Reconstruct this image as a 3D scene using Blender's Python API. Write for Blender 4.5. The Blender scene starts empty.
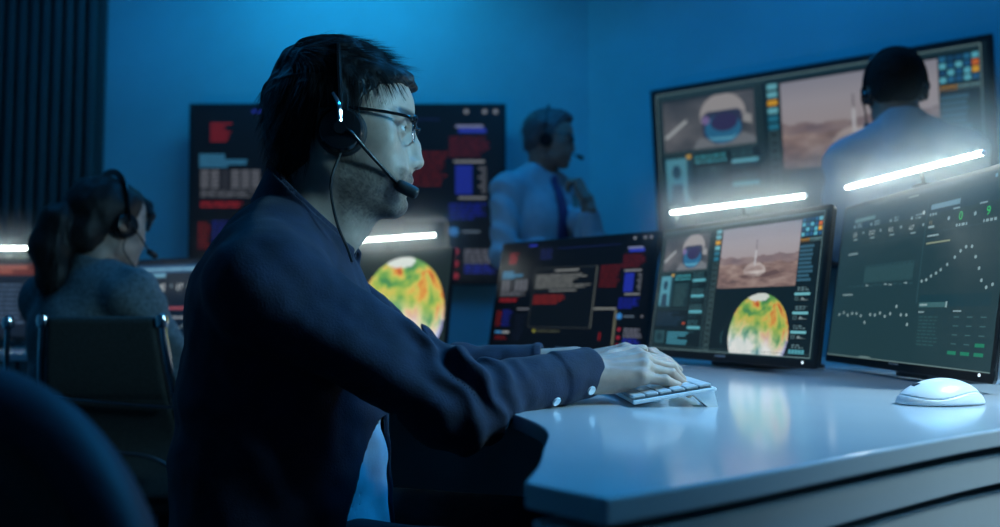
import bpy, bmesh, math, random
import numpy as np
from mathutils import Vector, Matrix, Euler
random.seed(7)
RNG = np.random.default_rng(11)
SC = bpy.context.scene
COL = SC.collection
PI = math.pi

# ------------------------------------------------------------------ camera
F = 826.0
TH = math.radians(3.36)
CZ = 0.86
def P(px, py, d):
    """world point seen at pixel (px, py) of the 1000x527 photo at distance Y = d"""
    u = (px - 500) / F
    v = (263.5 - py) / F
    y = math.cos(TH) - v * math.sin(TH)
    z = math.sin(TH) + v * math.cos(TH)
    s = d / y
    return np.array([u * s, d, CZ + z * s])

cam = bpy.data.cameras.new('camera')
cam.sensor_width = 36
cam.lens = F / 1000 * 36
cam.clip_start = 0.02
cam.dof.use_dof = True
cam.dof.focus_distance = 1.1
cam.dof.aperture_fstop = 2.9
camo = bpy.data.objects.new('camera', cam)
COL.objects.link(camo)
camo.location = (0, 0, CZ)
camo.rotation_euler = (PI / 2 + TH, 0, 0)
SC.camera = camo

# ------------------------------------------------------------------ materials
def s2l(c):
    out = []
    for x in c:
        x = x / 255.0
        out.append(x / 12.92 if x <= 0.04045 else ((x + 0.055) / 1.055) ** 2.4)
    return tuple(out)

def setin(b, names, val):
    for n in names:
        if n in b.inputs:
            b.inputs[n].default_value = val
            return

def mat(name, color, rough=0.5, metal=0.0, spec=0.5, noise=0.0, nscale=20.0, bump=0.0, bscale=200.0,
        attr=None, coat=0.0, emit=None, estr=0.0, sheen=0.0, sss=0.0, trans=0.0, stretch=None):
    m = bpy.data.materials.new(name)
    m.use_nodes = True
    nt = m.node_tree
    b = nt.nodes['Principled BSDF']
    c4 = (color[0], color[1], color[2], 1)
    b.inputs['Base Color'].default_value = c4
    b.inputs['Roughness'].default_value = rough
    b.inputs['Metallic'].default_value = metal
    setin(b, ['Specular IOR Level', 'Specular'], spec)
    if coat:
        setin(b, ['Coat Weight'], coat)
        setin(b, ['Coat Roughness'], 0.08)
    if sheen:
        setin(b, ['Sheen Weight'], sheen)
        setin(b, ['Sheen Roughness'], 0.5)
    if sss:
        setin(b, ['Subsurface Weight'], sss)
        setin(b, ['Subsurface Radius'], (0.008, 0.003, 0.002))
        setin(b, ['Subsurface Scale'], 1.0)
    if trans:
        setin(b, ['Transmission Weight'], trans)
    tc = nt.nodes.new('ShaderNodeTexCoord')
    src = None
    if attr:
        a = nt.nodes.new('ShaderNodeAttribute')
        a.attribute_name = attr
        src = a.outputs['Color']
        nt.links.new(src, b.inputs['Base Color'])
    if noise:
        n = nt.nodes.new('ShaderNodeTexNoise')
        n.inputs['Scale'].default_value = nscale
        n.inputs['Detail'].default_value = 5
        if stretch:
            mp = nt.nodes.new('ShaderNodeMapping')
            mp.inputs['Scale'].default_value = stretch
            nt.links.new(tc.outputs['Object'], mp.inputs['Vector'])
            nt.links.new(mp.outputs['Vector'], n.inputs['Vector'])
        else:
            nt.links.new(tc.outputs['Object'], n.inputs['Vector'])
        mr = nt.nodes.new('ShaderNodeMapRange')
        mr.inputs['From Min'].default_value = 0.3
        mr.inputs['From Max'].default_value = 0.7
        mr.inputs['To Min'].default_value = 1 - noise
        mr.inputs['To Max'].default_value = 1 + noise
        nt.links.new(n.outputs['Fac'], mr.inputs['Value'])
        mx = nt.nodes.new('ShaderNodeMix')
        mx.data_type = 'RGBA'
        mx.blend_type = 'MULTIPLY'
        mx.inputs['Factor'].default_value = 1
        if src is not None:
            nt.links.new(src, mx.inputs['A'])
        else:
            mx.inputs['A'].default_value = c4
        nt.links.new(mr.outputs['Result'], mx.inputs['B'])
        nt.links.new(mx.outputs['Result'], b.inputs['Base Color'])
    if bump:
        n2 = nt.nodes.new('ShaderNodeTexNoise')
        n2.inputs['Scale'].default_value = bscale
        n2.inputs['Detail'].default_value = 4
        nt.links.new(tc.outputs['Object'], n2.inputs['Vector'])
        bp = nt.nodes.new('ShaderNodeBump')
        bp.inputs['Strength'].default_value = bump
        bp.inputs['Distance'].default_value = 0.002
        nt.links.new(n2.outputs['Fac'], bp.inputs['Height'])
        nt.links.new(bp.outputs['Normal'], b.inputs['Normal'])
    if emit:
        b.inputs['Emission Color'].default_value = (*emit, 1)
        b.inputs['Emission Strength'].default_value = estr
    return m

def screen_mat(name, rough=0.25, spec=0.5, strength=1.0):
    m = bpy.data.materials.new(name)
    m.use_nodes = True
    nt = m.node_tree
    b = nt.nodes['Principled BSDF']
    b.inputs['Base Color'].default_value = (0.01, 0.012, 0.014, 1)
    b.inputs['Roughness'].default_value = rough
    setin(b, ['Specular IOR Level'], spec)
    a = nt.nodes.new('ShaderNodeAttribute')
    a.attribute_name = 'pixel'
    nt.links.new(a.outputs['Color'], b.inputs['Emission Color'])
    b.inputs['Emission Strength'].default_value = strength
    return m

M = {}
M['wall'] = mat('wall_paint', (0.20, 0.50, 0.58), 0.75, noise=0.06, nscale=3, bump=0.15, bscale=60)
M['ceiling'] = mat('ceiling_paint', (0.3, 0.3, 0.32), 0.9, noise=0.05)
M['floor'] = mat('floor_carpet', (0.03, 0.033, 0.04), 0.95, noise=0.3, nscale=120, bump=0.5, bscale=300)
M['slat'] = mat('slat_panel_paint', (0.045, 0.07, 0.072), 0.6, noise=0.12, nscale=8, stretch=(6, 6, .6))
M['black'] = mat('black_plastic', (0.012, 0.013, 0.015), 0.42, noise=0.15, nscale=60, bump=0.05)
M['blackgloss'] = mat('gloss_black_plastic', (0.01, 0.011, 0.013), 0.2, noise=0.1, nscale=40)
M['bezel'] = mat('monitor_bezel', (0.014, 0.016, 0.018), 0.38, noise=0.12, nscale=50)
M['bezelside'] = mat('monitor_shell', (0.10, 0.11, 0.12), 0.35, metal=0.6, noise=0.1, nscale=50)
M['screen'] = screen_mat('lit_screen', 0.34, 0.35)
M['tv'] = screen_mat('lit_wall_screen', 0.35)
M['desk'] = mat('white_lacquer', (0.70, 0.73, 0.76), 0.16, noise=0.03, nscale=5, coat=0.4)
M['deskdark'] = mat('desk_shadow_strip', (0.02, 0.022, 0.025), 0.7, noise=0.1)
M['alu'] = mat('brushed_aluminium', (0.75, 0.76, 0.78), 0.32, metal=0.9, noise=0.05, nscale=80)
M['chrome'] = mat('chrome', (0.8, 0.82, 0.85), 0.12, metal=1.0, noise=0.03, nscale=30)
M['whiteplastic'] = mat('white_plastic', (0.78, 0.79, 0.8), 0.3, noise=0.03, nscale=30)
M['key'] = mat('key_white', (0.62, 0.65, 0.68), 0.45, noise=0.03, nscale=60)
M['lamp'] = mat('led_diffuser', (0.9, 0.9, 0.9), 0.5, emit=(0.88, 1.0, 0.96), estr=26.0)
M['navy'] = mat('navy_cotton', (0.0065, 0.0135, 0.040), 0.85, noise=0.25, nscale=45, bump=0.35, bscale=420, sheen=0.06)
M['tee'] = mat('light_blue_cotton', (0.46, 0.68, 0.82), 0.9, noise=0.1, nscale=30, bump=0.2, bscale=400)
M['jeans'] = mat('dark_denim', (0.012, 0.014, 0.022), 0.9, noise=0.25, nscale=60, bump=0.3, bscale=500)
M['button'] = mat('pearl_button', (0.8, 0.82, 0.84), 0.3, noise=0.03)
M['skin'] = mat('skin', (0.5, 0.35, 0.28), 0.48, attr='tone', noise=0.08, nscale=90, bump=0.12, bscale=450, sss=0.15)
M['skinfar'] = mat('skin_soft', (0.45, 0.32, 0.25), 0.5, attr='tone', noise=0.06, nscale=40)
M['hair'] = mat('dark_hair', (0.011, 0.0095, 0.0095), 0.5, spec=.3, noise=0.3, nscale=70, bump=0.4, bscale=160)
M['hairmatte'] = mat('cropped_black_hair', (0.008, 0.007, 0.007), 0.85, spec=.15, noise=0.3, nscale=90, bump=0.4, bscale=260)
M['hairgrey'] = mat('greying_hair', (0.06, 0.06, 0.065), 0.5, noise=0.35, nscale=60, bump=0.4, bscale=160)
M['jacket'] = mat('grey_tweed', (0.13, 0.16, 0.17), 0.9, noise=0.35, nscale=110, bump=0.4, bscale=300)
M['shirtblue'] = mat('pale_blue_shirt', (0.26, 0.36, 0.42), 0.88, noise=0.08, nscale=25, bump=0.2, bscale=300)
M['tie'] = mat('dark_violet_tie', (0.045, 0.035, 0.12), 0.6, noise=0.2, nscale=40)
M['trousers'] = mat('black_trousers', (0.012, 0.013, 0.016), 0.85, noise=0.2, nscale=40)
M['shoe'] = mat('black_leather', (0.012, 0.011, 0.011), 0.3, noise=0.2, nscale=40)
M['foam'] = mat('ear_cushion_leatherette', (0.014, 0.014, 0.016), 0.5, noise=0.2, nscale=90, bump=0.2)
def lens_mat():
    m = bpy.data.materials.new('spectacle_lens')
    m.use_nodes = True
    nt = m.node_tree
    nt.nodes.clear()
    out = nt.nodes.new('ShaderNodeOutputMaterial')
    mx = nt.nodes.new('ShaderNodeMixShader')
    tr = nt.nodes.new('ShaderNodeBsdfTransparent')
    gl = nt.nodes.new('ShaderNodeBsdfGlossy')
    mx.inputs[0].default_value = .05
    gl.inputs['Roughness'].default_value = .05
    tr.inputs['Color'].default_value = (.93, .96, .97, 1)
    nt.links.new(tr.outputs[0], mx.inputs[1]); nt.links.new(gl.outputs[0], mx.inputs[2])
    nt.links.new(mx.outputs[0], out.inputs['Surface'])
    return m
M['lens'] = lens_mat()
M['mesh'] = mat('chair_fabric', (0.055, 0.058, 0.054), 0.9, noise=0.2, nscale=150, bump=0.4, bscale=350)
M['chairdark'] = mat('chair_shell', (0.010, 0.022, 0.040), 0.6, noise=0.15, nscale=30)
M['body'] = mat('iris_dark', (0.05, 0.035, 0.02), 0.2)

# ------------------------------------------------------------------ object helpers
def newmesh(name, verts, faces, m=None, smooth=False):
    me = bpy.data.meshes.new(name)
    me.from_pydata([tuple(map(float, v)) for v in verts], [], [tuple(int(i) for i in f) for f in faces])
    me.update()
    if m is not None:
        me.materials.append(m)
    if smooth:
        me.polygons.foreach_set('use_smooth', [True] * len(me.polygons))
    return me

def link(name, me, parent=None, loc=None, rot=None):
    o = bpy.data.objects.new(name, me)
    COL.objects.link(o)
    if parent is not None:
        o.parent = parent
    if loc is not None:
        o.location = tuple(float(x) for x in loc)
    if rot is not None:
        o.rotation_euler = tuple(float(x) for x in rot)
    return o

def tag(o, label, cat, group=None, kind=None):
    if label:
        o['label'] = label
    if cat:
        o['category'] = cat
    if group:
        o['group'] = group
    if kind:
        o['kind'] = kind
    return o

def struct(o):
    o['kind'] = 'structure'
    return o

def empty(name, loc=(0, 0, 0), rot=(0, 0, 0)):
    o = bpy.data.objects.new(name, None)
    COL.objects.link(o)
    o.location = tuple(float(x) for x in loc)
    o.rotation_euler = tuple(float(x) for x in rot)
    o.empty_display_size = 0.05
    return o

class MB:
    """collects shapes into one mesh"""
    def __init__(self):
        self.v = []
        self.f = []
    def add(self, vs, fs):
        b = len(self.v)
        self.v += [tuple(map(float, p)) for p in vs]
        self.f += [tuple(int(i) + b for i in f) for f in fs]
    def box(self, c, s, R=None, bev=0.0, seg=2):
        bm = bmesh.new()
        bmesh.ops.create_cube(bm, size=1)
        bmesh.ops.scale(bm, vec=Vector(s), verts=bm.verts)
        if bev:
            bmesh.ops.bevel(bm, geom=list(bm.edges), offset=bev, segments=seg, profile=.5, affect='EDGES')
        self.bm(bm, c, R)
    def bm(self, bm, c=(0, 0, 0), R=None):
        mt = Matrix.Translation(Vector(c)) @ (R.to_4x4() if R is not None else Matrix.Identity(4))
        bmesh.ops.transform(bm, matrix=mt, verts=bm.verts)
        bm.verts.index_update()
        self.add([v.co[:] for v in bm.verts], [[v.index for v in f.verts] for f in bm.faces])
        bm.free()
    def cyl(self, a, b, r1, r2=None, n=20, cap=True):
        r2 = r1 if r2 is None else r2
        a = np.array(a, float); b = np.array(b, float)
        t = (b - a) / max(1e-9, np.linalg.norm(b - a))
        h = np.array([0, 0, 1.0]) if abs(t[2]) < .9 else np.array([1.0, 0, 0])
        x = np.cross(t, h); x /= np.linalg.norm(x)
        y = np.cross(t, x)
        vs = []
        for (p, r) in ((a, r1), (b, r2)):
            for i in range(n):
                an = 2 * PI * i / n
                vs.append(p + r * (math.cos(an) * x + math.sin(an) * y))
        fs = [(i, (i + 1) % n, n + (i + 1) % n, n + i) for i in range(n)]
        if cap:
            fs += [tuple(range(n))[::-1], tuple(range(n, 2 * n))]
        self.add(vs, fs)
    def tube(self, pts, r, n=10, sub=6, flat=1.0, up=None):
        pts = smooth_path(pts, sub)
        rr = r if callable(r) else (lambda t: r)
        L = len(pts)
        T = np.gradient(pts, axis=0)
        T /= np.linalg.norm(T, axis=1)[:, None] + 1e-12
        x = None
        vs = []
        for i in range(L):
            t = T[i]
            if x is None:
                h = np.array(up, float) if up is not None else (np.array([0, 0, 1.0]) if abs(t[2]) < .9 else np.array([0, 1.0, 0]))
                x = np.cross(t, h)
            x = x - t * np.dot(x, t)
            x /= np.linalg.norm(x) + 1e-12
            y = np.cross(t, x)
            q = rr(i / (L - 1))
            for k in range(n):
                an = 2 * PI * k / n
                vs.append(pts[i] + q * (math.cos(an) * x + flat * math.sin(an) * y))
        fs = []
        for i in range(L - 1):
            for k in range(n):
                a = i * n + k; b = i * n + (k + 1) % n
                fs.append((a, b, b + n, a + n))
        fs.append(tuple(range(n))[::-1])
        fs.append(tuple(range((L - 1) * n, L * n)))
        self.add(vs, fs)
    def lathe(self, prof, c=(0, 0, 0), n=28, R=None):
        """profile of (radius, height) pairs turned around Z"""
        vs = []
        for (r, h) in prof:
            for k in range(n):
                an = 2 * PI * k / n
                vs.append(Vector((r * math.cos(an), r * math.sin(an), h)))
        if R is not None:
            vs = [R @ v for v in vs]
        vs = [np.array(v) + np.array(c, float) for v in vs]
        fs = []
        for i in range(len(prof) - 1):
            for k in range(n):
                a = i * n + k; b = i * n + (k + 1) % n
                fs.append((a, b, b + n, a + n))
        fs.append(tuple(range(n))[::-1])
        fs.append(tuple(range((len(prof) - 1) * n, len(prof) * n)))
        self.add(vs, fs)
    def build(self, name, m, parent=None, loc=None, rot=None, smooth=False, bevel=0.0, auto=True):
        me = newmesh(name, self.v, self.f, m, smooth)
        if smooth and auto:
            sharp_by_angle(me, 0.7)
        o = link(name, me, parent, loc, rot)
        if bevel:
            md = o.modifiers.new('bevel', 'BEVEL')
            md.width = bevel
            md.segments = 2
            md.limit_method = 'ANGLE'
        return o

def sharp_by_angle(me, ang):
    bm = bmesh.new()
    bm.from_mesh(me)
    for e in bm.edges:
        if len(e.link_faces) == 2:
            try:
                e.smooth = e.calc_face_angle() < ang
            except ValueError:
                pass
    bm.to_mesh(me)
    bm.free()

def smooth_path(pts, sub=6):
    p = np.array(pts, float)
    if len(p) < 3 or sub <= 1:
        return p
    ext = np.vstack([2 * p[0] - p[1], p, 2 * p[-1] - p[-2]])
    out = []
    for i in range(1, len(ext) - 2):
        a, b, c, d = ext[i - 1], ext[i], ext[i + 1], ext[i + 2]
        for s in range(sub):
            t = s / sub
            out.append(.5 * (2 * b + (c - a) * t + (2 * a - 5 * b + 4 * c - d) * t * t + (3 * b - a - 3 * c + d) * t ** 3))
    out.append(p[-1])
    return np.array(out)

# ------------------------------------------------------------------ implicit surfaces
def vnoise(Q, seed=0):
    Q = np.asarray(Q, np.float64)
    i = np.floor(Q).astype(np.int64)
    f = Q - i
    f = f * f * (3 - 2 * f)
    def h(a, b, c):
        n = (a * 374761393 + b * 668265263 + c * 1274126177 + seed * 982451653) & 0x7fffffff
        n = ((n ^ (n >> 13)) * 1274126177) & 0x7fffffff
        n = (n ^ (n >> 16)) & 0xffff
        return n / 32767.5 - 1.0
    x, y, z = i[:, 0], i[:, 1], i[:, 2]
    u, v, w = f[:, 0], f[:, 1], f[:, 2]
    r = 0
    for dx in (0, 1):
        for dy in (0, 1):
            for dz in (0, 1):
                r = r + h(x + dx, y + dy, z + dz) * (u if dx else 1 - u) * (v if dy else 1 - v) * (w if dz else 1 - w)
    return r

def smin(a, b, k):
    h = np.clip(.5 + .5 * (b - a) / k, 0, 1)
    return b + (a - b) * h - k * h * (1 - h)
def smax(a, b, k):
    return -smin(-a, -b, k)
def su(k, *ds):
    r = ds[0]
    for d in ds[1:]:
        r = smin(r, d, k)
    return r
def sph(Q, c, r):
    return np.sqrt(((Q - np.array(c)) ** 2).sum(1)) - r
def ell(Q, c, r, R=None):
    q = Q - np.array(c, float)
    if R is not None:
        q = q @ R
    r = np.array(r, float)
    k0 = np.sqrt(((q / r) ** 2).sum(1))
    k1 = np.sqrt(((q / (r * r)) ** 2).sum(1)) + 1e-9
    return np.where(k0 < 1e-4, -r.min(), k0 * (k0 - 1) / k1)
def rcone(Q, a, b, r1, r2, sc=None):
    a = np.array(a, float); b = np.array(b, float)
    ba = b - a
    t = np.clip(((Q - a) @ ba) / max(1e-12, ba @ ba), 0, 1)
    v = Q - a - t[:, None] * ba
    if sc is not None:
        v = v / np.array(sc)
    return np.sqrt((v ** 2).sum(1)) - (r1 + (r2 - r1) * t)
def chain(Q, pts, rs, k=0.008):
    r = None
    for i in range(len(pts) - 1):
        d = rcone(Q, pts[i], pts[i + 1], rs[i], rs[i + 1])
        r = d if r is None else smin(r, d, k)
    return r
def rbox(Q, c, s, r, R=None):
    q = Q - np.array(c, float)
    if R is not None:
        q = q @ R
    q = np.abs(q) - (np.array(s, float) - r)
    return np.sqrt((np.maximum(q, 0) ** 2).sum(1)) + np.minimum(q.max(1), 0) - r
def plane(Q, p, n):
    n = np.array(n, float); n /= np.linalg.norm(n)
    return (Q - np.array(p, float)) @ n
def bounded(Q, c, R, fn):
    d = np.sqrt(((Q - np.array(c)) ** 2).sum(1))
    out = d - R + 0.03
    mk = d < R
    if mk.any():
        out[mk] = fn(Q[mk])
    return out

def sdf_mesh(name, f, lo, hi, h, m=None, tone=None, B=8):
    lo = np.array(lo, float); hi = np.array(hi, float)
    nb = np.ceil((hi - lo) / (h * B)).astype(int)
    n = nb * B
    V = np.full(tuple(n), 9.0, np.float32)
    bi = np.stack(np.meshgrid(*[np.arange(k) for k in nb], indexing='ij'), -1).reshape(-1, 3)
    ctr = lo + (bi * B + (B - 1) / 2) * h
    dc = f(ctr)
    lim = h * B * .5 * 1.732 * 1.35 + 2 * h
    for b, d in zip(bi[dc < -lim], dc[dc < -lim]):
        V[b[0] * B:(b[0] + 1) * B, b[1] * B:(b[1] + 1) * B, b[2] * B:(b[2] + 1) * B] = -9
    act = bi[np.abs(dc) <= lim]
    off = np.stack(np.meshgrid(np.arange(B), np.arange(B), np.arange(B), indexing='ij'), -1).reshape(-1, 3)
    step = 400
    for s in range(0, len(act), step):
        a = act[s:s + step]
        g = (a[:, None, :] * B + off[None]).reshape(-1, 3)
        V[g[:, 0], g[:, 1], g[:, 2]] = f(lo + g * h)
    V[0] = V[-1] = 9; V[:, 0] = V[:, -1] = 9; V[:, :, 0] = V[:, :, -1] = 9
    S = V < 0
    c = S[:-1, :-1, :-1].astype(np.int8)
    tot = np.zeros_like(c)
    for dx in (0, 1):
        for dy in (0, 1):
            for dz in (0, 1):
                tot += S[dx:S.shape[0] - 1 + dx, dy:S.shape[1] - 1 + dy, dz:S.shape[2] - 1 + dz]
    cells = np.argwhere((tot > 0) & (tot < 8))
    idx = np.full(c.shape, -1, np.int64)
    idx[cells[:, 0], cells[:, 1], cells[:, 2]] = np.arange(len(cells))
    corner = [(dx, dy, dz) for dx in (0, 1) for dy in (0, 1) for dz in (0, 1)]
    cv = {k: V[cells[:, 0] + k[0], cells[:, 1] + k[1], cells[:, 2] + k[2]].astype(np.float64) for k in corner}
    acc = np.zeros((len(cells), 3)); cnt = np.zeros(len(cells))
    for k in corner:
        for ax in range(3):
            if k[ax] == 0:
                k2 = list(k); k2[ax] = 1; k2 = tuple(k2)
                a, b = cv[k], cv[k2]
                x = (a < 0) != (b < 0)
                t = np.where(x, a / np.where(x, a - b, 1), 0)
                p = np.repeat(np.array(k, float)[None], len(cells), 0)
                p[:, ax] += t
                acc += p * x[:, None]
                cnt += x
    pts = lo + (cells + acc / cnt[:, None]) * h
    quads = []
    for ax in range(3):
        sl0 = [slice(None)] * 3; sl1 = [slice(None)] * 3
        sl0[ax] = slice(0, -1); sl1[ax] = slice(1, None)
        e = S[tuple(sl0)] != S[tuple(sl1)]
        ii = np.argwhere(e)
        o1 = (ax + 1) % 3; o2 = (ax + 2) % 3
        ok = (ii[:, o1] > 0) & (ii[:, o2] > 0) & (ii[:, o1] < c.shape[o1]) & (ii[:, o2] < c.shape[o2])
        ii = ii[ok]
        ins = S[ii[:, 0], ii[:, 1], ii[:, 2]]
        def cell(d1, d2):
            q = ii.copy(); q[:, o1] -= d1; q[:, o2] -= d2
            return idx[q[:, 0], q[:, 1], q[:, 2]]
        q = np.stack([cell(1, 1), cell(0, 1), cell(0, 0), cell(1, 0)], 1)
        q[~ins] = q[~ins][:, ::-1]
        quads.append(q)
    quads = np.concatenate(quads)
    quads = quads[(quads >= 0).all(1)]
    return arr_mesh(name, pts, quads, m, tone(pts) if tone else None)

def arr_mesh(name, pts, quads, m=None, tone=None, smooth=True):
    me = bpy.data.meshes.new(name)
    me.vertices.add(len(pts))
    me.vertices.foreach_set('co', pts.astype(np.float32).ravel())
    nf, w = quads.shape
    me.loops.add(nf * w)
    me.loops.foreach_set('vertex_index', quads.astype(np.int32).ravel())
    me.polygons.add(nf)
    me.polygons.foreach_set('loop_start', (np.arange(nf) * w).astype(np.int32))
    me.polygons.foreach_set('use_smooth', np.full(nf, smooth))
    me.update(calc_edges=True)
    me.validate()
    if m is not None:
        me.materials.append(m)
    if tone is not None:
        a = me.attributes.new('tone', 'FLOAT_COLOR', 'POINT')
        c4 = np.ones((len(me.vertices), 4), np.float32)
        c4[:, :3] = tone[:len(me.vertices)]
        a.data.foreach_set('color', c4.ravel())
    return me

def rotz(a):
    c, s = math.cos(a), math.sin(a)
    return np.array([[c, -s, 0], [s, c, 0], [0, 0, 1.0]])
def roty(a):
    c, s = math.cos(a), math.sin(a)
    return np.array([[c, 0, s], [0, 1, 0], [-s, 0, c]])
def rotx(a):
    c, s = math.cos(a), math.sin(a)
    return np.array([[1, 0, 0], [0, c, -s], [0, s, c]])
# ------------------------------------------------------------------ room shell
WR_YAW = math.radians(35.4)
WR_U = np.array([math.cos(WR_YAW), -math.sin(WR_YAW)])
WR_N = np.array([-math.sin(WR_YAW), -math.cos(WR_YAW)])
CORN = np.array([0.47, 4.3])
WEND = CORN + WR_U * 2.75
XL, XR, YF, ZC = -2.85, float(WEND[0]), -1.4, 2.75

def wall(name, a, b, z0, z1, th=0.12, out=1):
    a = np.array(a, float); b = np.array(b, float)
    t = (b - a) / np.linalg.norm(b - a)
    nrm = np.array([t[1], -t[0]]) * out * th
    pts = [a, b, b + nrm, a + nrm]
    mb = MB()
    vs = [(p[0], p[1], z) for z in (z0, z1) for p in pts]
    mb.add(vs, [(0, 1, 2, 3), (7, 6, 5, 4), (0, 4, 5, 1), (1, 5, 6, 2), (2, 6, 7, 3), (3, 7, 4, 0)])
    return struct(mb.build(name, M['wall']))

wall('wall_back', (XL, 4.3), CORN, 0, ZC, out=-1)
wall('wall_right_angled', CORN, WEND, 0, ZC, out=-1)
wall('wall_right', WEND, (XR, YF), 0, ZC, out=-1)
wall('wall_front', (XR, YF), (XL, YF), 0, ZC, out=-1)
wall('wall_left', (XL, YF), (XL, 4.3), 0, ZC, out=-1)
mb = MB(); mb.box(((XL + XR) / 2, 1.5, -0.06), (XR - XL + .3, 6.2, .12)); struct(mb.build('floor', M['floor']))
mb = MB(); mb.box(((XL + XR) / 2, 1.5, ZC + 0.06), (XR - XL + .3, 6.2, .12)); struct(mb.build('ceiling', M['ceiling']))

# ribbed wall panel on the far left of the back wall
mb = MB()
x = XL + .04
k = 0
while x < -2.09:
    mb.box((x + .02, 4.245, 1.36), (.036, .05, 2.68), bev=.008)
    x += .0605
slat = mb.build('slats', M['slat'])
mb = MB(); mb.box(((XL - 2.075) / 2 + .01, 4.285, 1.36), (-2.075 - XL - .03, .028, 2.7), bev=.004)
pn = empty('slatted_panel', (0, 0, 0))
tag(pn, 'dark teal ribbed slat panel on the back wall at the far left', 'wall panel')
slat.parent = pn
mb.build('backing_board', M['slat'], pn)

# ------------------------------------------------------------------ picture content of the screens
class Disp:
    def __init__(self, W, H, eps=.00025):
        self.W, self.H, self.e = W, H, eps
        self.v = []; self.f = []; self.c = []
    def pt(self, u, v, L):
        return ((u - .5) * self.W, -.0006 - L * self.e, (1 - v) * self.H)
    def quad(self, ps, rgb):
        b = len(self.v)
        self.v += ps
        self.f.append(tuple(range(b, b + len(ps))))
        self.c.append(s2l(rgb))
    def rect(self, u0, v0, u1, v1, rgb, L=1):
        self.quad([self.pt(u0, v1, L), self.pt(u1, v1, L), self.pt(u1, v0, L), self.pt(u0, v0, L)], rgb)
    def frame(self, u0, v0, u1, v1, t, rgb, L=2):
        a = t * self.H / self.W
        self.rect(u0, v0, u1, v0 + t, rgb, L); self.rect(u0, v1 - t, u1, v1, rgb, L)
        self.rect(u0, v0, u0 + a, v1, rgb, L); self.rect(u1 - a, v0, u1, v1, rgb, L)
    def rows(self, u0, v0, u1, v1, n, rgb, L=2, fill=.55, rag=.5, words=True, seed=0):
        r = random.Random(seed)
        st = (v1 - v0) / n
        for i in range(n):
            end = u1 - (u1 - u0) * rag * r.random()
            y = v0 + st * (i + .2)
            u = u0
            while u < end:
                w = min((u1 - u0) * (.08 + .2 * r.random()) if words else end - u, end - u)
                self.rect(u, y, u + w, y + st * fill, rgb, L)
                u += w + .006
    def grid(self, u0, v0, u1, v1, nx, ny, fn, L=1, mask=None):
        us = np.linspace(u0, u1, nx + 1); vs = np.linspace(v0, v1, ny + 1)
        S, T = np.meshgrid((np.arange(nx) + .5) / nx, (np.arange(ny) + .5) / ny)
        C = fn(S.ravel(), T.ravel())
        K = mask(S.ravel(), T.ravel()) if mask else np.ones(nx * ny, bool)
        k = 0
        for j in range(ny):
            for i in range(nx):
                if K[k]:
                    self.quad([self.pt(us[i], vs[j + 1], L), self.pt(us[i + 1], vs[j + 1], L),
                               self.pt(us[i + 1], vs[j], L), self.pt(us[i], vs[j], L)], C[k])
                k += 1
    def ell(self, u, v, ru, rv, rgb, L=3, n=24, a0=0, a1=2 * PI):
        self.quad([self.pt(u + ru * math.cos(a0 + (a1 - a0) * i / n), v + rv * math.sin(a0 + (a1 - a0) * i / n), L) for i in range(n)][::-1], rgb)
    def poly(self, uv, rgb, L=3):
        self.quad([self.pt(u, v, L) for u, v in uv], rgb)
    def text(self, s, u, v, h, rgb, L=3, aspect=1.0):
        """text with its lower left at u, v and capital height h (fraction of the screen height)"""
        for poly in text_polys(s):
            self.quad([self.pt(u + x * h * 1.4 * aspect * self.H / self.W, v - y * h * 1.4, L) for x, y in poly], rgb)
    def build(self, name, m, parent, loc=(0, 0, 0), rot=None):
        me = newmesh(name, self.v, self.f, m)
        a = me.attributes.new('pixel', 'FLOAT_COLOR', 'CORNER')
        out = np.ones((len(me.loops), 4), np.float32)
        i = 0
        for f, c in zip(self.f, self.c):
            out[i:i + len(f), :3] = c
            i += len(f)
        a.data.foreach_set('color', out.ravel())
        return link(name, me, parent, loc, rot)

_tc = {}
def text_polys(s):
    if s not in _tc:
        cu = bpy.data.curves.new('glyphs', 'FONT')
        cu.body = s
        cu.size = 1.0
        cu.resolution_u = 3
        o = bpy.data.objects.new('glyphs', cu)
        COL.objects.link(o)
        dg = bpy.context.evaluated_depsgraph_get()
        me = bpy.data.meshes.new_from_object(o.evaluated_get(dg))
        _tc[s] = [[(me.vertices[i].co.x, me.vertices[i].co.y) for i in p.vertices] for p in me.polygons]
        bpy.data.objects.remove(o)
        bpy.data.meshes.remove(me)
        bpy.data.curves.remove(cu)
    return _tc[s]

def mix3(stops, t):
    t = np.clip(t, 0, 1)
    xs = [s[0] for s in stops]
    return np.stack([np.interp(t, xs, [s[1][k] for s in stops]) for k in range(3)], -1)

def fbm(X, seed=0, o=4):
    r = 0; a = .5; X = np.array(X, float)
    for i in range(o):
        r = r + a * vnoise(X, seed + i); X = X * 2.03; a *= .5
    return r

def mars_landscape(s, t):
    q = np.stack([s * 5, t * 9, s * 0], 1)
    n = fbm(q, 3)
    n2 = fbm(np.stack([s * 14, t * 40, s * 0], 1), 9)
    sky = mix3([(0, (148, 148, 160)), (.5, (168, 163, 170)), (1, (170, 160, 162))], t / .5)
    ridge = .49 + .04 * fbm(np.stack([s * 4, s * 0, s * 0], 1), 21) + .012 * np.sin(s * 30)
    far = mix3([(0, (112, 100, 108)), (.5, (136, 118, 120)), (1, (152, 136, 134))], .5 + n * .9)
    ground = mix3([(0, (92, 76, 78)), (.45, (138, 114, 108)), (1, (172, 152, 144))], .5 + .6 * n + .5 * n2)
    c = np.where((t < ridge)[:, None], sky, np.where((t < ridge + .12)[:, None], far, ground))
    return c

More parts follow.
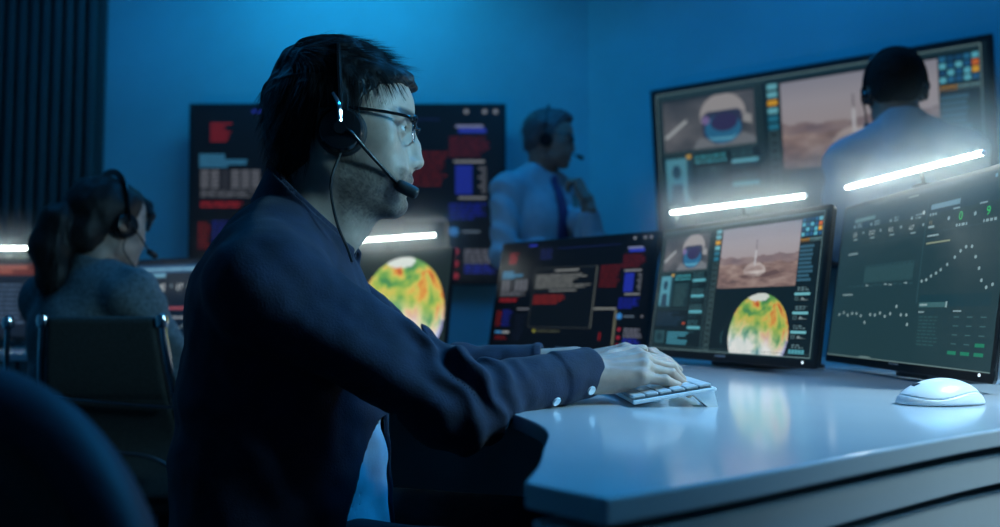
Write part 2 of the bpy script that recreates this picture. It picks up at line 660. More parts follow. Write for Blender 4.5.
def globe_map(s, t):
    x = (s - .5) * 2; y = (t - .5) * 2
    r2 = np.clip(x * x + y * y, 0, 1)
    z = np.sqrt(1 - r2)
    p = np.stack([x, y, z], 1)
    w = fbm(p * 1.4 + 5, 5)
    n = fbm(p * 3.1 + 3 + w[:, None] * 1.3, 31, 5)
    f = fbm(p * 8 + w[:, None] * 3, 77, 4)
    warm = 1 - np.clip((y + .04 + .35 * w - .15 * x + .2 * n) * 1.7 + .5, 0, 1)      # upper half warm, lower half white
    hot = mix3([(0, (54, 122, 84)), (.25, (98, 158, 78)), (.5, (164, 186, 84)), (.68, (212, 190, 92)), (.84, (214, 126, 56)), (1, (150, 44, 24))],
               (.52 + n * .85 + .16 * f + .12 * x) + .25 * np.clip(y + .6, -.4, .3))
    cold = mix3([(0, (54, 112, 132)), (.3, (150, 190, 192)), (.55, (218, 226, 222)), (1, (240, 240, 236))], .56 + .9 * n + .25 * f)
    c = hot * warm[:, None] + cold * (1 - warm[:, None])
    pole = ((((x + .08) / .34) ** 2 + ((y + .93) / .13) ** 2 + .5 * f) < 1)[:, None]
    c = np.where(pole, np.array([214, 222, 214.]), c)
    edge = np.clip((r2 - .8) / .2, 0, 1)[:, None] * ((x > .3) & (y > .1))[:, None]
    return c * (1 - .55 * edge) + np.array([70, 84, 190.]) * .55 * edge

def inside(s, t):
    return (s - .5) ** 2 + (t - .5) ** 2 < .25

def mission_content(W, H, k=1.0):
    """landscape and globe dashboard shown on the mission screens"""
    d = Disp(W, H)
    C = lambda r, g, b: (r * k, g * k, b * k)
    bg = C(12, 30, 36)
    d.rect(0, 0, 1, 1, bg, 0)
    d.frame(.006, .008, .985, .985, .005, C(116, 146, 148), 2)
    d.rect(.008, .012, .983, .032, C(36, 62, 68), 1)
    # astronaut camera, a grey cabin with a white helmet and blue visor
    def cabin(s, t):
        n = fbm(np.stack([s * 4, t * 3, s * 0], 1), 12)
        return mix3([(0, (58, 66, 74)), (1, (118, 118, 122))], .5 + n * .8 + .25 * (t - .5)) * k
    d.grid(.028, .045, .345, .342, 30, 22, cabin, 1)
    d.poly([(.03, .255), (.037, .272), (.115, .185), (.11, .168)], C(176, 182, 184), 2)
    d.ell(.238, .165, .078, .115, C(166, 162, 162), 2)
    d.poly([(.13, .342), (.15, .29), (.2, .27), (.3, .27), (.345, .31), (.345, .342)], C(120, 126, 132), 2)
    d.poly([(.30, .16), (.335, .19), (.335, .235), (.305, .22)], C(160, 160, 160), 3)
    d.poly([(.165, .17), (.185, .145), (.29, .145), (.31, .17), (.3, .28), (.26, .325), (.21, .325), (.17, .28)], C(50, 60, 86), 3)
    d.ell(.238, .245, .062, .082, C(44, 110, 150), 4)
    d.ell(.243, .21, .046, .05, C(54, 52, 92), 5)
    d.ell(.18, .19, .014, .024, C(126, 110, 160), 6)
    d.poly([(.185, .28), (.2, .305), (.265, .31), (.29, .28), (.265, .292), (.2, .29)], C(96, 172, 200), 6)
    d.rect(.028, .045, .345, .056, C(24, 44, 54), 6)
    d.frame(.02, .036, .352, .352, .005, C(66, 96, 102), 2)
    # separators and the button column
    d.rect(.362, .02, .364, .98, C(84, 116, 120), 2)
    d.rect(.374, .02, .376, .98, C(60, 90, 96), 2)
    for i in range(22):
        v = .045 + i * .0425
        if i < 6:
            col = C(224, 164, 40) if i == 2 else (C(110, 186, 200) if i < 4 else C(40, 120, 146))
            d.rect(.388, v, .42, v + .03, col, 3)
        else:
            d.frame(.388, v, .42, v + .034, .005, C(84, 112, 114), 3)
    # landscape with a rocket on its column of steam
    d.grid(.43, .05, .876, .505, 80, 52, lambda s, t: mars_landscape(s, t) * k, 1)
    d.rect(.641, .235, .650, .345, C(200, 200, 204), 3)
    for i in range(5):
        d.rect(.642, .16 + i * .017, .649, .169 + i * .017, C(84, 80, 90), 3)
    d.poly([(.641, .235), (.650, .235), (.6455, .222)], C(206, 206, 208), 3)
    def steam(s, t):
        n = fbm(np.stack([s * 5, t * 6, s * 0], 1), 44)
        return mix3([(0, (150, 130, 126)), (1, (206, 196, 192))], .55 + n) * k
    d.grid(.565, .315, .735, .43, 40, 24, steam, 2, mask=lambda s, t: ((s - .48) / (.26 + .2 * t)) ** 2 + ((t - .5) / .48) ** 2 < 1)
    d.poly([(.68, .405), (.77, .385), (.79, .41), (.72, .435), (.58, .432), (.55, .415)], C(98, 78, 78), 2)
    d.rect(.43, .505, .876, .511, C(30, 44, 50), 2)
    # the weather globe, its foot cut off by the edge of the screen
    hv = .60
    hu = hv * H / W
    v0 = .550
    fr_ = (.985 - v0) / hv
    d.grid(.702 - hu / 2, v0, .702 + hu / 2, .984, 90, 66, lambda s, t: globe_map(s, t * fr_) * k, 1, mask=lambda s, t: (s - .5) ** 2 + (t * fr_ - .5) ** 2 < .25)
    for i in range(18):
        a = 2.5 + i * .075
        d.rect(.532 + .04 * math.cos(a), .87 - .075 * math.sin(a), .535 + .04 * math.cos(a), .876 - .075 * math.sin(a), C(60, 110, 116), 2)
    # tile block at the top right
    r = random.Random(5)
    for j in range(4):
        for i in range(5):
            col = r.choice([C(96, 186, 206), C(30, 92, 136), C(24, 74, 112), C(96, 186, 206), C(40, 110, 150)])
            if (i, j) == (4, 1):
                col = C(216, 108, 48)
            if (i, j) == (4, 2):
                col = C(228, 170, 44)
            d.rect(.880 + i * .0205, .045 + j * .033, .8965 + i * .0205, .071 + j * .033, col, 3)
    for i in range(11):
        col = C(218, 160, 52) if i < 5 else C(140, 186, 190)
        d.rect(.880 + i * .0092, .186, .8855 + i * .0092, .194, col, 3)
        d.rect(.8815 + i * .0092, .198, .884 + i * .0092, .208, col, 3)
    d.rows(.880, .225, .955, .48, 9, C(54, 96, 116), 3, fill=.7, rag=.25, words=False, seed=3)
    for j in range(4):
        v = .513 + j * .128
        d.rows(.89, v, .95, v + .03, 2, C(110, 140, 146), 3, fill=.5, rag=.3, seed=20 + j)
        if j < 3:
            d.rect(.878, v + .040, .955, v + .058, C(116, 190, 200), 3)
            d.frame(.882, v + .07, .9, v + .092, .004, C(100, 130, 134), 3)
            d.poly([(.91, v + .09), (.918, v + .07), (.93, v + .085), (.955, v + .09)], C(140, 156, 156), 3)
        else:
            for i in range(5):
                d.rect(.878 + i * .0158, v + .036, .891 + i * .0158, v + .064, C(84, 164, 178), 3)
    # lower left: portrait tile, text columns, bars
    d.rect(.024, .375, .125, .645, C(32, 70, 82), 2)
    d.rect(.03, .385, .105, .63, C(84, 152, 170), 3)
    d.ell(.067, .46, .017, .04, C(40, 74, 96), 4)
    d.poly([(.042, .63), (.05, .53), (.085, .53), (.093, .63)], C(36, 66, 88), 4)
    d.rect(.105, .368, .122, .39, C(212, 168, 70), 4)
    d.rows(.135, .375, .245, .43, 2, C(70, 160, 170), 3, rag=.1, seed=7)
    d.rect(.135, .44, .245, .645, C(22, 48, 56), 2)
    d.rows(.14, .45, .24, .64, 8, C(54, 92, 94), 3, fill=.4, rag=.3, seed=8)
    for j in range(4):
        v = .37 + j * .125
        d.rows(.262, v, .35, v + .04, 2, C(60, 104, 112), 3, fill=.5, rag=.3, seed=30 + j)
        d.rect(.262, v + .05, .35, v + .072, C(96, 176, 190), 3)
        d.rows(.262, v + .08, .35, v + .11, 2, C(44, 80, 88), 3, fill=.4, rag=.5, seed=34 + j)
    d.rows(.03, .68, .24, .80, 6, C(32, 62, 86), 3, fill=.4, rag=.5, seed=9)
    d.rect(.225, .765, .242, .782, C(196, 84, 48), 4)
    d.rect(.03, .835, .105, .94, C(42, 78, 86), 3)
    d.ell(.067, .885, .02, .032, C(24, 52, 62), 4)
    d.rows(.125, .84, .345, .945, 5, C(70, 146, 166), 3, fill=.6, rag=.7, words=False, seed=11)
    d.rect(.02, .36, .355, .363, C(84, 116, 120), 2)
    d.rect(.02, .66, .355, .663, C(64, 96, 100), 2)
    d.rect(.02, .96, .98, .964, C(54, 80, 84), 1)
    return d

def code_content(W, H, k=1.0):
    """a dark terminal with red, blue and grey blocks of code around a pop-up window"""
    d = Disp(W, H)
    C = lambda r, g, b: (r * k, g * k, b * k)
    d.rect(0, 0, 1, 1, C(7, 10, 14), 0)
    red, blue, cyan, gry = C(170, 36, 44), C(36, 52, 180), C(60, 136, 180), C(120, 124, 134)
    d.rect(.19, .012, .25, .03, C(44, 60, 200), 2)
    for u in (.885, .945, .98):
        d.ell(u, .022, .008, .014, C(150, 156, 166), 2)
    d.rows(.055, .085, .13, .2, 7, red, 2, fill=.5, rag=.45, words=False, seed=1)
    d.rows(.02, .265, .18, .345, 5, cyan, 2, fill=.8, rag=.5, words=False, seed=2)
    for i in range(6):
        for j in range(5):
            d.rect(.025 + i * .033, .36 + j * .022, .052 + i * .033, .376 + j * .022, gry if i != 2 else C(60, 62, 70), 2)
    d.rows(.025, .475, .22, .52, 3, gry, 2, rag=.3, seed=4)
    d.rows(.025, .54, .18, .58, 2, red, 2, fill=.6, rag=.2, seed=5)
    d.rows(.02, .66, .06, .82, 8, C(150, 34, 36), 2, rag=.3, seed=6)
    d.rows(.065, .65, .14, .82, 8, C(34, 44, 150), 2, rag=.4, seed=6)
    d.rect(.025, .865, .075, .885, C(70, 150, 214), 2); d.rect(.08, .865, .13, .885, C(170, 174, 180), 2)
    d.rows(.03, .91, .12, .95, 2, C(130, 30, 34), 2, rag=.4, seed=7)
    d.rows(.285, .06, .37, .17, 5, C(34, 44, 110), 2, rag=.2, seed=8)
    d.rect(.4, .065, .8, .07, C(30, 42, 110), 2)
    # pop-up
    V = .055
    d.rect(.26, .2 + V, .68, .77 + V, C(10, 15, 18), 2)
    d.frame(.26, .2 + V, .68, .77 + V, .005, C(70, 76, 76), 3)
    d.rect(.674, .2 + V, .68, .77 + V, C(104, 110, 106), 4)
    d.rect(.40, .222 + V, .56, .234 + V, C(166, 170, 168), 4)
    d.rows(.275, .26 + V, .66, .4 + V, 7, C(136, 140, 138), 4, fill=.5, rag=.4, seed=12)
    d.rect(.38, .415 + V, .56, .425 + V, C(150, 154, 152), 4)
    d.rows(.275, .455 + V, .5, .55 + V, 4, C(140, 36, 30), 4, fill=.6, rag=.3, seed=13)
    d.rows(.7, .25, .83, .46, 8, C(110, 26, 28), 2, fill=.5, rag=.3, seed=14)
    d.rect(.165, .64, .25, .655, gry, 2)
    d.rect(.685, .64, .82, .655, C(150, 154, 150), 2)
    d.rect(.815, .66, .828, .97, C(116, 116, 96), 2)
    d.rect(.3, .845, .316, .872, C(170, 170, 60), 2)
    d.rows(.325, .845, .5, .87, 1, C(84, 88, 66), 2, rag=.1, seed=15)
    d.rect(.735, .86, .745, .93, C(150, 26, 26), 2)
    d.rows(.16, .7, .24, .95, 8, C(20, 26, 44), 2, rag=.3, seed=16)
    d.rect(.85, .1, .94, .115, C(150, 160, 210), 2); d.rect(.86, .12, .95, .145, C(52, 70, 210), 2)
    d.rows(.83, .165, .97, .29, 8, C(110, 28, 40), 2, fill=.45, rag=.3, words=True, seed=17)
    d.rect(.845, .305, .945, .318, C(160, 164, 170), 3)
    d.rect(.85, .335, .905, .5, C(38, 56, 190), 2)
    for j in range(6):
        d.rect(.85, .36 + j * .024, .905, .363 + j * .024, C(16, 22, 70), 3)
        d.rect(.925 + .01 * (j % 2), .345 + j * .026, .95, .358 + j * .026, gry, 2)
    d.rect(.86, .515, .95, .528, C(150, 154, 160), 3)
    d.rows(.83, .55, .96, .65, 5, C(30, 40, 170), 2, fill=.6, rag=.4, seed=18)
    d.ell(.845, .715, .016, .028, C(64, 150, 230), 3)
    d.rect(.87, .71, .93, .722, C(110, 130, 150), 2)
    for v in (.83, .9, .97):
        d.ell(.852, v, .01, .018, C(170, 40, 60), 3)
    d.rows(.88, .815, .985, .9, 4, C(120, 124, 140), 2, fill=.7, rag=.2, seed=19)
    d.rows(.88, .905, .985, .96, 3, C(44, 60, 200), 2, fill=.5, rag=.3, seed=20)
    d.ell(.975, .715, .006, .01, C(140, 140, 150), 3)
    return d

def chart_content(W, H):
    d = Disp(W, H)
    d.rect(0, 0, 1, 1, (32, 58, 64), 0)
    d.rect(0, .0, 1, .06, (40, 62, 70), 1)
    d.rect(0, .06, 1, .155, (26, 58, 70), 1)
    lt = (136, 162, 166); dim = (46, 78, 86)
    d.rect(.03, .034, .3, .037, dim, 2)
    d.rect(.47, .022, .53, .032, (140, 150, 142), 2)
    d.ell(.93, .03, .006, .011, (96, 140, 160), 2); d.ell(.97, .03, .006, .011, (96, 140, 160), 2)
    d.rect(.095, .083, .25, .108, (92, 126, 130), 2)
    d.rect(.616, .105, .77, .134, (98, 134, 150), 2)
    d.rect(.593, .06, .598, .66, dim, 2)
    for i, (s, u, v) in enumerate((('1.28', .092, .198), ('23.22', .222, .204), ('43.2', .362, .209), ('627', .50, .222))):
        d.text(s, u - .004, v + .004, .027, (176, 192, 190), 3, .95)
        d.rect(u + .008, v + .022, u + .04, v + .029, lt, 2)
        d.rows(u + .03, v - .085, u + .07, v - .05, 2, lt, 2, rag=.3, seed=i)
        d.ell(u + .005, v - .065, .006, .010, lt, 2)
        d.ell(u + .08, v - .012, .005, .009, lt, 2)
    d.ell(.575, .14, .007, .012, (180, 194, 194), 2)
    d.rows(.612, .15, .65, .175, 1, lt, 2, rag=0, seed=5)
    d.text('11', .615, .218, .022, (176, 164, 130), 3)
    d.rect(.612, .226, .645, .238, lt, 2)
    for (s, u, v) in (('0', .772, .222), ('9', .903, .224)):
        d.text(s, u, v, .046, (34, 190, 90), 3, 1.1)
        d.rows(u - .01, v + .016, u + .05, v + .034, 1, lt, 2, fill=.8, rag=0, seed=int(u * 100))
        d.rect(u - .035, v - .072, u, v - .064, lt, 2)
        d.ell(u - .052, v - .02, .006, .011, lt, 2)
    d.rect(.04, .27, .58, .272, dim, 2)
    d.rect(.61, .262, .98, .264, dim, 2)
    d.rect(.612, .278, .675, .287, lt, 2)
    d.rect(.611, .32, .74, .328, (140, 150, 122), 2)
    d.rect(.074, .316, .15, .324, lt, 2)
    for i in range(32):
        u = .225 + i * .0104
        d.rect(u, .425 - .006 * (i % 3), u + .0035, .52, (56, 94, 100), 2)
    d.rect(.215, .41, .56, .413, dim, 2)
    for i in range(14):
        d.rect(.11 + i * .033, .535 + .004 * (i % 2), .13 + i * .033, .542 + .004 * (i % 2), lt if i in (4, 8, 9, 12) else dim, 2)
    d.rect(.07, .59, .15, .597, lt, 2)
    ys = [0, -.012, .004, -.008, -.006, .008, None, 0, .002, -.01, .010, -.006, -.05, 0, 0]
    for i, y in enumerate(ys):
        if y is not None:
            d.ell(.063 + i * .0345, .725 + y, .006, .010, lt, 3, n=10)
    d.ell(.27, .775, .006, .010, lt, 3, n=10); d.ell(.557, .78, .006, .010, lt, 3, n=10)
    cur = [(.612, .535), (.638, .53), (.662, .51), (.688, .497), (.711, .48), (.742, .455), (.777, .42), (.802, .39), (.827, .372),
           (.855, .374), (.878, .43), (.90, .49), (.917, .552), (.942, .588), (.968, .575)]
    for u, v in cur:
        d.ell(u, v, .0058, .0095, lt, 3, n=10)
    for v in (.36, .43, .5):
        d.rect(.61, v, .98, v + .002, (25, 54, 63), 2)
    d.rect(.61, .615, .97, .68, (22, 56, 65), 1)
    d.rect(.612, .655, .765, .682, (58, 98, 102), 2); d.rect(.617, .664, .66, .674, lt, 3)
    d.rect(.758, .652, .766, .684, lt, 3)
    d.rect(.615, .705, .645, .712, lt, 2); d.rect(.80, .70, .84, .707, lt, 2)
    for j in range(9):
        d.rows(.622, .73 + j * .019, .735, .742 + j * .019, 1, (46, 84, 88), 2, fill=.5, rag=.2, seed=60 + j)
    for j in range(5):
        for i in range(3):
            g = (j == 4) or (j == 3 and i == 2)
            u = .795 + i * .063; v = .725 + j * .046
            if g:
                d.rect(u, v, u + .042, v + .018, (32, 122, 94), 2)
            else:
                d.rect(u + .012, v + .006, u + .038, v + .012, (62, 98, 102), 2)
    d.rect(.26, .985, .34, .993, (100, 124, 124), 2)
    d.rect(0, .994, 1, 1, (100, 124, 124), 2)
    return d

def dash_content(W, H):
    d = Disp(W, H)
    d.rect(0, 0, 1, 1, (12, 26, 42), 0)
    d.rect(.05, .06, .95, .16, (44, 84, 120), 1)
    d.rect(.08, .17, .36, .22, (96, 150, 176), 2)
    d.rows(.08, .09, .9, .14, 1, (110, 160, 184), 2, rag=.2, seed=3)
    for j in range(5):
        d.ell(.03, .08 + j * .12, .012, .02, (96, 130, 150), 2)
    for i in range(5):
        u = .12 + i * .18
        d.text('42' if i % 2 else '17', u, .40, .09, (206, 214, 216), 2)
        d.ell(u + .13, .34, .01, .017, (120, 140, 150), 2)
    d.rows(.06, .49, .22, .53, 1, (130, 120, 130), 2, rag=.1, seed=2)
    d.rect(.1, .62, .95, .66, (132, 66, 78), 2)
    d.rows(.2, .74, .9, .79, 1, (130, 140, 150), 2, rag=.2, seed=5)
    for i in range(24):
        d.ell(.12 + i * .034, .9 + .03 * math.sin(i * 1.7), .009, .016, (120, 140, 150), 2, n=8)
    return d

def big_globe_content(W, H):
    d = Disp(W, H)
    d.rect(0, 0, 1, 1, (26, 38, 38), 0)
    R = .178
    ru, rv = R / W, R / H
    cu, cv = .648, .05 + rv
    u1 = min(.995, cu + ru)
    fr_ = (.99 - cv + rv) / (2 * rv)
    fu = (u1 - cu + ru) / (2 * ru)
    d.grid(cu - ru, cv - rv, u1, .99, 110, 96, lambda s, t: globe_map(s * fu, t * fr_), 1,
           mask=lambda s, t: (s * fu - .5) ** 2 + (t * fr_ - .5) ** 2 < .25)
    d.rows(.03, .1, .2, .6, 14, (60, 96, 100), 2, rag=.4, seed=41)
    d.frame(0, 0, 1, 1, .006, (50, 70, 70), 1)
    return d

def red_content(W, H):
    d = Disp(W, H)
    d.rect(0, 0, 1, 1, (20, 30, 44), 0)
    d.rect(.03, .05, .97, .2, (96, 44, 40), 1)
    d.rows(.05, .07, .95, .18, 2, (150, 84, 70), 2, rag=.2, seed=3)
    d.rows(.05, .26, .6, .9, 12, (70, 92, 120), 2, rag=.4, seed=4)
    d.rows(.65, .3, .95, .85, 9, (60, 80, 104), 2, rag=.3, seed=6)
    return d

# ------------------------------------------------------------------ monitors
def rounded_slab(mb, x0, z0, x1, z1, y0, y1, r=.008, n=5):
    out = []
    for (cx, cz, a) in ((x1 - r, z1 - r, 0), (x0 + r, z1 - r, PI / 2), (x0 + r, z0 + r, PI), (x1 - r, z0 + r, 1.5 * PI)):
        for i in range(n + 1):
            t = a + PI / 2 * i / n
            out.append((cx + r * math.cos(t), cz + r * math.sin(t)))
    m = len(out)
    vs = [(x, y0, z) for x, z in out] + [(x, y1, z) for x, z in out]
    fs = [(i, (i + 1) % m, m + (i + 1) % m, m + i) for i in range(m)]
    fs += [tuple(range(m))[::-1], tuple(range(m, 2 * m))]
    mb.add(vs, fs)

def monitor(label, bc, yaw, tilt, w, h, content, floor_z, bz=.009, bzb=.015, smat='screen', logo=True, side='bezel'):
    """desk monitor: bc is the bottom centre of its front face"""
    root = empty('computer_monitor', (bc[0], bc[1], floor_z), (0, 0, -yaw))
    tag(root, label, 'monitor')
    z0 = bc[2] - floor_z
    mb = MB()
    rounded_slab(mb, -w / 2, 0, w / 2, h, 0, .006, .007)
    hs = mb.build('front_frame', M['bezel'], root, (0, 0, z0), (-tilt, 0, 0), bevel=.0015)
    mb = MB()
    rounded_slab(mb, -w / 2 + .0015, .0015, w / 2 - .0015, h - .0015, .006, .014, .008)
    rounded_slab(mb, -w * .33, h * .12, w * .33, h * .8, .014, .05, .03)
    mb.build('rear_shell', M[side], root, (0, 0, z0), (-tilt, 0, 0), bevel=.002)
    dw, dh = w - 2 * bz, h - bz - bzb
    d = content(dw, dh)
    off = Matrix.Rotation(-tilt, 3, 'X') @ Vector((0, 0, bzb))
    d.build('display', M[smat], root, (off.x, off.y, off.z + z0), (-tilt, 0, 0))
    if logo:
        mb = MB()
        mb.box((0, -.0006, .012), (.034, .0008, .004))
        mb.build('nameplate', M['alu'], root, (0, 0, z0), (-tilt, 0, 0))
        mb = MB()
        mb.cyl((w / 2 - .035, .001, .011), (w / 2 - .035, -.0008, .011), .0026, n=14)
        mb.build('power_light', mat('power_led', (.7, .8, .8), .4, emit=(.8, .95, 1), estr=1.2), root, (0, 0, z0), (-tilt, 0, 0))
    mb = MB()
    mid = Matrix.Rotation(-tilt, 3, 'X') @ Vector((0, .05, h * .42))
    mb.tube([(0, .13, .01), (0, .135, .09), (0, mid.y + .03, mid.z + z0 - .02), (0, mid.y, mid.z + z0)], .016, n=14)
    mb.build('stand_neck', M['black'], root, smooth=True)
    mb = MB()
    rounded_slab(mb, -.11, -.08, .11, .08, 0, .008, .03, 8)
    o = mb.build('stand_base', M['black'], root, (0, .13, .0), (PI / 2, 0, 0), bevel=.002)

    return root

BARS = []
def light_bar(label, bc, yaw, tilt, h, up, fwd, along, L, tw=0.0, rad=.0046):
    u = np.array([math.cos(yaw), -math.sin(yaw), 0]); n = np.array([-math.sin(yaw), -math.cos(yaw), 0])
    v = np.array([0, 0, 1]) * math.cos(tilt) - n * math.sin(tilt)
    top = np.array(bc) + v * h
    root = empty('light_bar', top + u * along, (0, 0, -yaw))
    mid = top + u * along + n * fwd + np.array([0, 0, up])
    e = u * math.cos(tw) - np.array([0, 0, 1]) * math.sin(tw)
    BARS.append((mid - e * L / 2, mid + e * L / 2))
    tag(root, label, 'lamp', 'glowing bars clipped above the monitors')
    t2 = Matrix.Rotation(tw, 3, 'Z')
    mb = MB()
    mb.cyl((-L / 2, -fwd, up), (L / 2, -fwd, up), rad, n=18)
    mb.build('glow_tube', M['lamp'], root, rot=(0, tw, 0), smooth=True)
    for s in (-1, 1):
        mb = MB()
        mb.cyl((s * L / 2, -fwd, up), (s * (L / 2 + .003), -fwd, up), rad * 1.02, rad * .6, n=18)
        mb.build('end_cap', M['alu'], root, rot=(0, tw, 0))
    mb = MB()
    mb.tube([(0, -fwd + rad * .8, up + .002), (0, .006, up + .003), (0, .014, up - .014), (0, .018, -.03)], .003, n=10)
    mb.box((0, .012, .0035), (.036, .020, .004), bev=.001)
    mb.box((0, .021, -.015), (.04, .006, .036), bev=.002)
    mb.build('clip', M['black'], root)
    return root

DZ = 0.74
s1 = .55 / .54
MARS = dict(bc=(.4666 * s1, 1.766 * s1, .86 - (.86 - .7549) * s1), yaw=1.1455, tilt=.1689, w=.55, h=.319)
CHART = dict(bc=(.7067, 1.4951, .755), yaw=1.5436, tilt=.1538, w=.58, h=.3364)
s2 = .57 / .54
CODE = dict(bc=(.1559 * s2, 2.1765 * s2, .86 - (.86 - .7542) * s2), yaw=.7804, tilt=.204, w=.57, h=.3306)
GLOBE = dict(bc=(-.3786, 2.5863, .7475), yaw=.6327, tilt=.127, w=.54, h=.309)
DASH = dict(bc=(-1.13, 2.86, .765), yaw=.5, tilt=.1, w=.50, h=.285)
FARL = dict(bc=(-1.78, 2.75, .765), yaw=.12, tilt=.1, w=.52, h=.278)
monitor('desk monitor showing an astronaut, a red desert rocket landing and a small globe', content=lambda W, H: mission_content(W, H, .92), floor_z=DZ, **MARS)
monitor('rightmost desk monitor showing pale dotted charts and green numbers behind the mouse', content=chart_content, floor_z=DZ, side='alu', **CHART)
monitor('desk monitor with dark terminal of red and blue code above the typing hand', content=lambda W, H: code_content(W, H, .8), floor_z=DZ, **CODE)
monitor('monitor filled with a large bright weather globe behind the main man\'s chest', content=big_globe_content, floor_z=DZ, **GLOBE)
monitor('small dashboard monitor in front of the woman with white numbers', content=dash_content, floor_z=DZ, **DASH)
monitor('monitor at the far left edge with a reddish header behind the woman', content=red_content, floor_z=DZ, **FARL)

def bar_for(label, m, up, fwd, along, L, tw=0.0):
    return light_bar(label, m['bc'], m['yaw'], m['tilt'], m['h'], up, fwd, along, L, tw)
bar_for('glowing white light bar above the desert rocket monitor', MARS, .0272, .02, .0069, .436, .033)
bar_for('glowing white light bar above the dotted chart monitor, across the standing man\'s back', CHART, .026, .02, .0014, .47, .036)
bar_for('glowing white light bar above the large globe monitor beside the bearded man\'s chin', GLOBE, .0374, .02, -.0162, .4646)
bar_for('glowing white light bar at the left edge above the reddish monitor', FARL, .030, .02, .0, .45)

# ------------------------------------------------------------------ wall screens
def wall_screen(label, bc, yaw, tilt, w, h, content, wall_gap, bz=.022):
    root = empty('wall_screen', bc, (0, 0, -yaw))
    tag(root, label, 'screen')
    rot = (-tilt, 0, 0)
    mb = MB()
    rounded_slab(mb, -w / 2, 0, w / 2, h, 0, .02, .006)
    mb.build('front_frame', M['bezel'], root, rot=rot, bevel=.002)
    mb = MB()
    rounded_slab(mb, -w / 2 + .01, .01, w / 2 - .01, h - .01, .02, .05, .02)
    mb.build('rear_shell', M['black'], root, rot=rot, bevel=.003)
    off = Matrix.Rotation(-tilt, 3, 'X') @ Vector((0, 0, bz))
    content(w - 2 * bz, h - 2 * bz).build('display', M['tv'], root, off, rot)
    mid = Matrix.Rotation(-tilt, 3, 'X') @ Vector((0, .05, h * .5))
    mb = MB()
    mb.box((0, mid.y + (wall_gap - mid.y) / 2, mid.z), (.1, wall_gap - mid.y, .08), bev=.005)
    mb.box((0, wall_gap - .008, mid.z), (.3, .015, .25), bev=.004)
    mb.build('wall_bracket', M['black'], root)
    return root

WL = dict(bc=(-.7796, 4.2, .9954), yaw=.0, tilt=-.03, w=1.62, h=.93)
WRS = dict(bc=(1.3316, 3.5209, 1.0496), yaw=math.radians(35.4), tilt=-.1054, w=1.4, h=.86)
wall_screen('large wall screen of dark red and blue code behind the bearded man\'s head', content=lambda W, H: code_content(W, H, .68), wall_gap=.1, **WL)
gap = float(np.dot(np.array(WRS['bc'][:2]) - CORN, -WR_N)) * -1
wall_screen('large wall screen with desert landscape and astronaut in front of the standing man', content=lambda W, H: mission_content(W, H, .8),
            wall_gap=gap, **WRS)

# ------------------------------------------------------------------ main desk
def pixd(px, py, z=DZ):
    d = 1.0
    q = P(px, py, 1.0)
    t = (z - CZ) / (q[2] - CZ)
    return (q[0] * t, q[1] * t)

edge_user = [pixd(524, 482), (.030, .66), pixd(543, 448), (.047, .83), (.040, .90), (.024, .96), (.002, 1.02), (-.035, 1.12), (-.075, 1.30), (-.13, 1.6), (-.24, 1.95), (-.45, 2.2), (-.72, 2.28)]
front = [pixd(606, 498), pixd(740, 476), pixd(880, 450), pixd(1000, 429), (.70, .96), (.92, 1.03)]
outer = [(1.08, 1.16), (1.10, 1.5), (1.05, 1.9), (.86, 2.2), (.6, 2.48), (.3, 2.72), (-.1, 3.0), (-.5, 3.08), (-.82, 3.05), (-.86, 2.6), (-.82, 2.34)]
def dense(pts, n=5):
    return smooth_path(pts, n)
poly = np.vstack([dense(front), dense(outer), dense(edge_user[::-1])])
def clean(p, eps=.004):
    out = [p[0]]
    for q in p[1:]:
        if np.linalg.norm(q - out[-1]) > eps:
            out.append(q)
    return np.array(out)
poly = clean(poly)
def inset(p, dist):
    n = len(p); out = []
    for i in range(n):
        a, b, c = p[i - 1], p[i], p[(i + 1) % n]
        t = (b - a) / np.linalg.norm(b - a) + (c - b) / np.linalg.norm(c - b)
        t /= np.linalg.norm(t) + 1e-9
        out.append(b + dist * np.array([-t[1], t[0]]))
    return np.array(out)
def extrude(p, z0, z1):
    mb = MB(); n = len(p)
    vs = [(x, y, z0) for x, y in p] + [(x, y, z1) for x, y in p]
    mb.add(vs, [(i, (i + 1) % n, n + (i + 1) % n, n + i) for i in range(n)] + [tuple(range(n))[::-1], tuple(range(n, 2 * n))])
    return mb
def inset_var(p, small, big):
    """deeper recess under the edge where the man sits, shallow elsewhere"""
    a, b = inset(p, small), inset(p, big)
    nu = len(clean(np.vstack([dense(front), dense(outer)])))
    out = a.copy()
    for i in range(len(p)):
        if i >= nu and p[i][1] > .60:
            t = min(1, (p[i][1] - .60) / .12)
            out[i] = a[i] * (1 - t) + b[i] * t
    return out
desk = empty('desk', (.3, 1.5, 0))
tag(desk, 'curved glossy white desk carrying the keyboard, the mouse and the row of monitors', 'desk')
def dpart(name, mb, m, bevel=0):
    return mb.build(name, m, desk, (-.3, -1.5, 0), bevel=bevel)
dpart('desktop', extrude(poly, DZ - .019, DZ), M['desk'], .0025)
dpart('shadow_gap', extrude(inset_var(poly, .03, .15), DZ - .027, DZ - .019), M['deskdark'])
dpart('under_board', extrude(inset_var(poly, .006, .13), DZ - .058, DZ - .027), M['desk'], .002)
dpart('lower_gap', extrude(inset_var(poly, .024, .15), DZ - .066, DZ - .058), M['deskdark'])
fr = clean(np.vstack([dense(front), dense(outer)]))
inn = inset(poly, .012)[:len(fr)]; inn2 = inset(poly, .05)[:len(fr)]
cut = slice(1, len(fr) - 3)
pan = np.vstack([inn[cut], inn2[cut][::-1]])
dpart('front_panel', extrude(pan, 0.0, DZ - .066), M['desk'], .002)

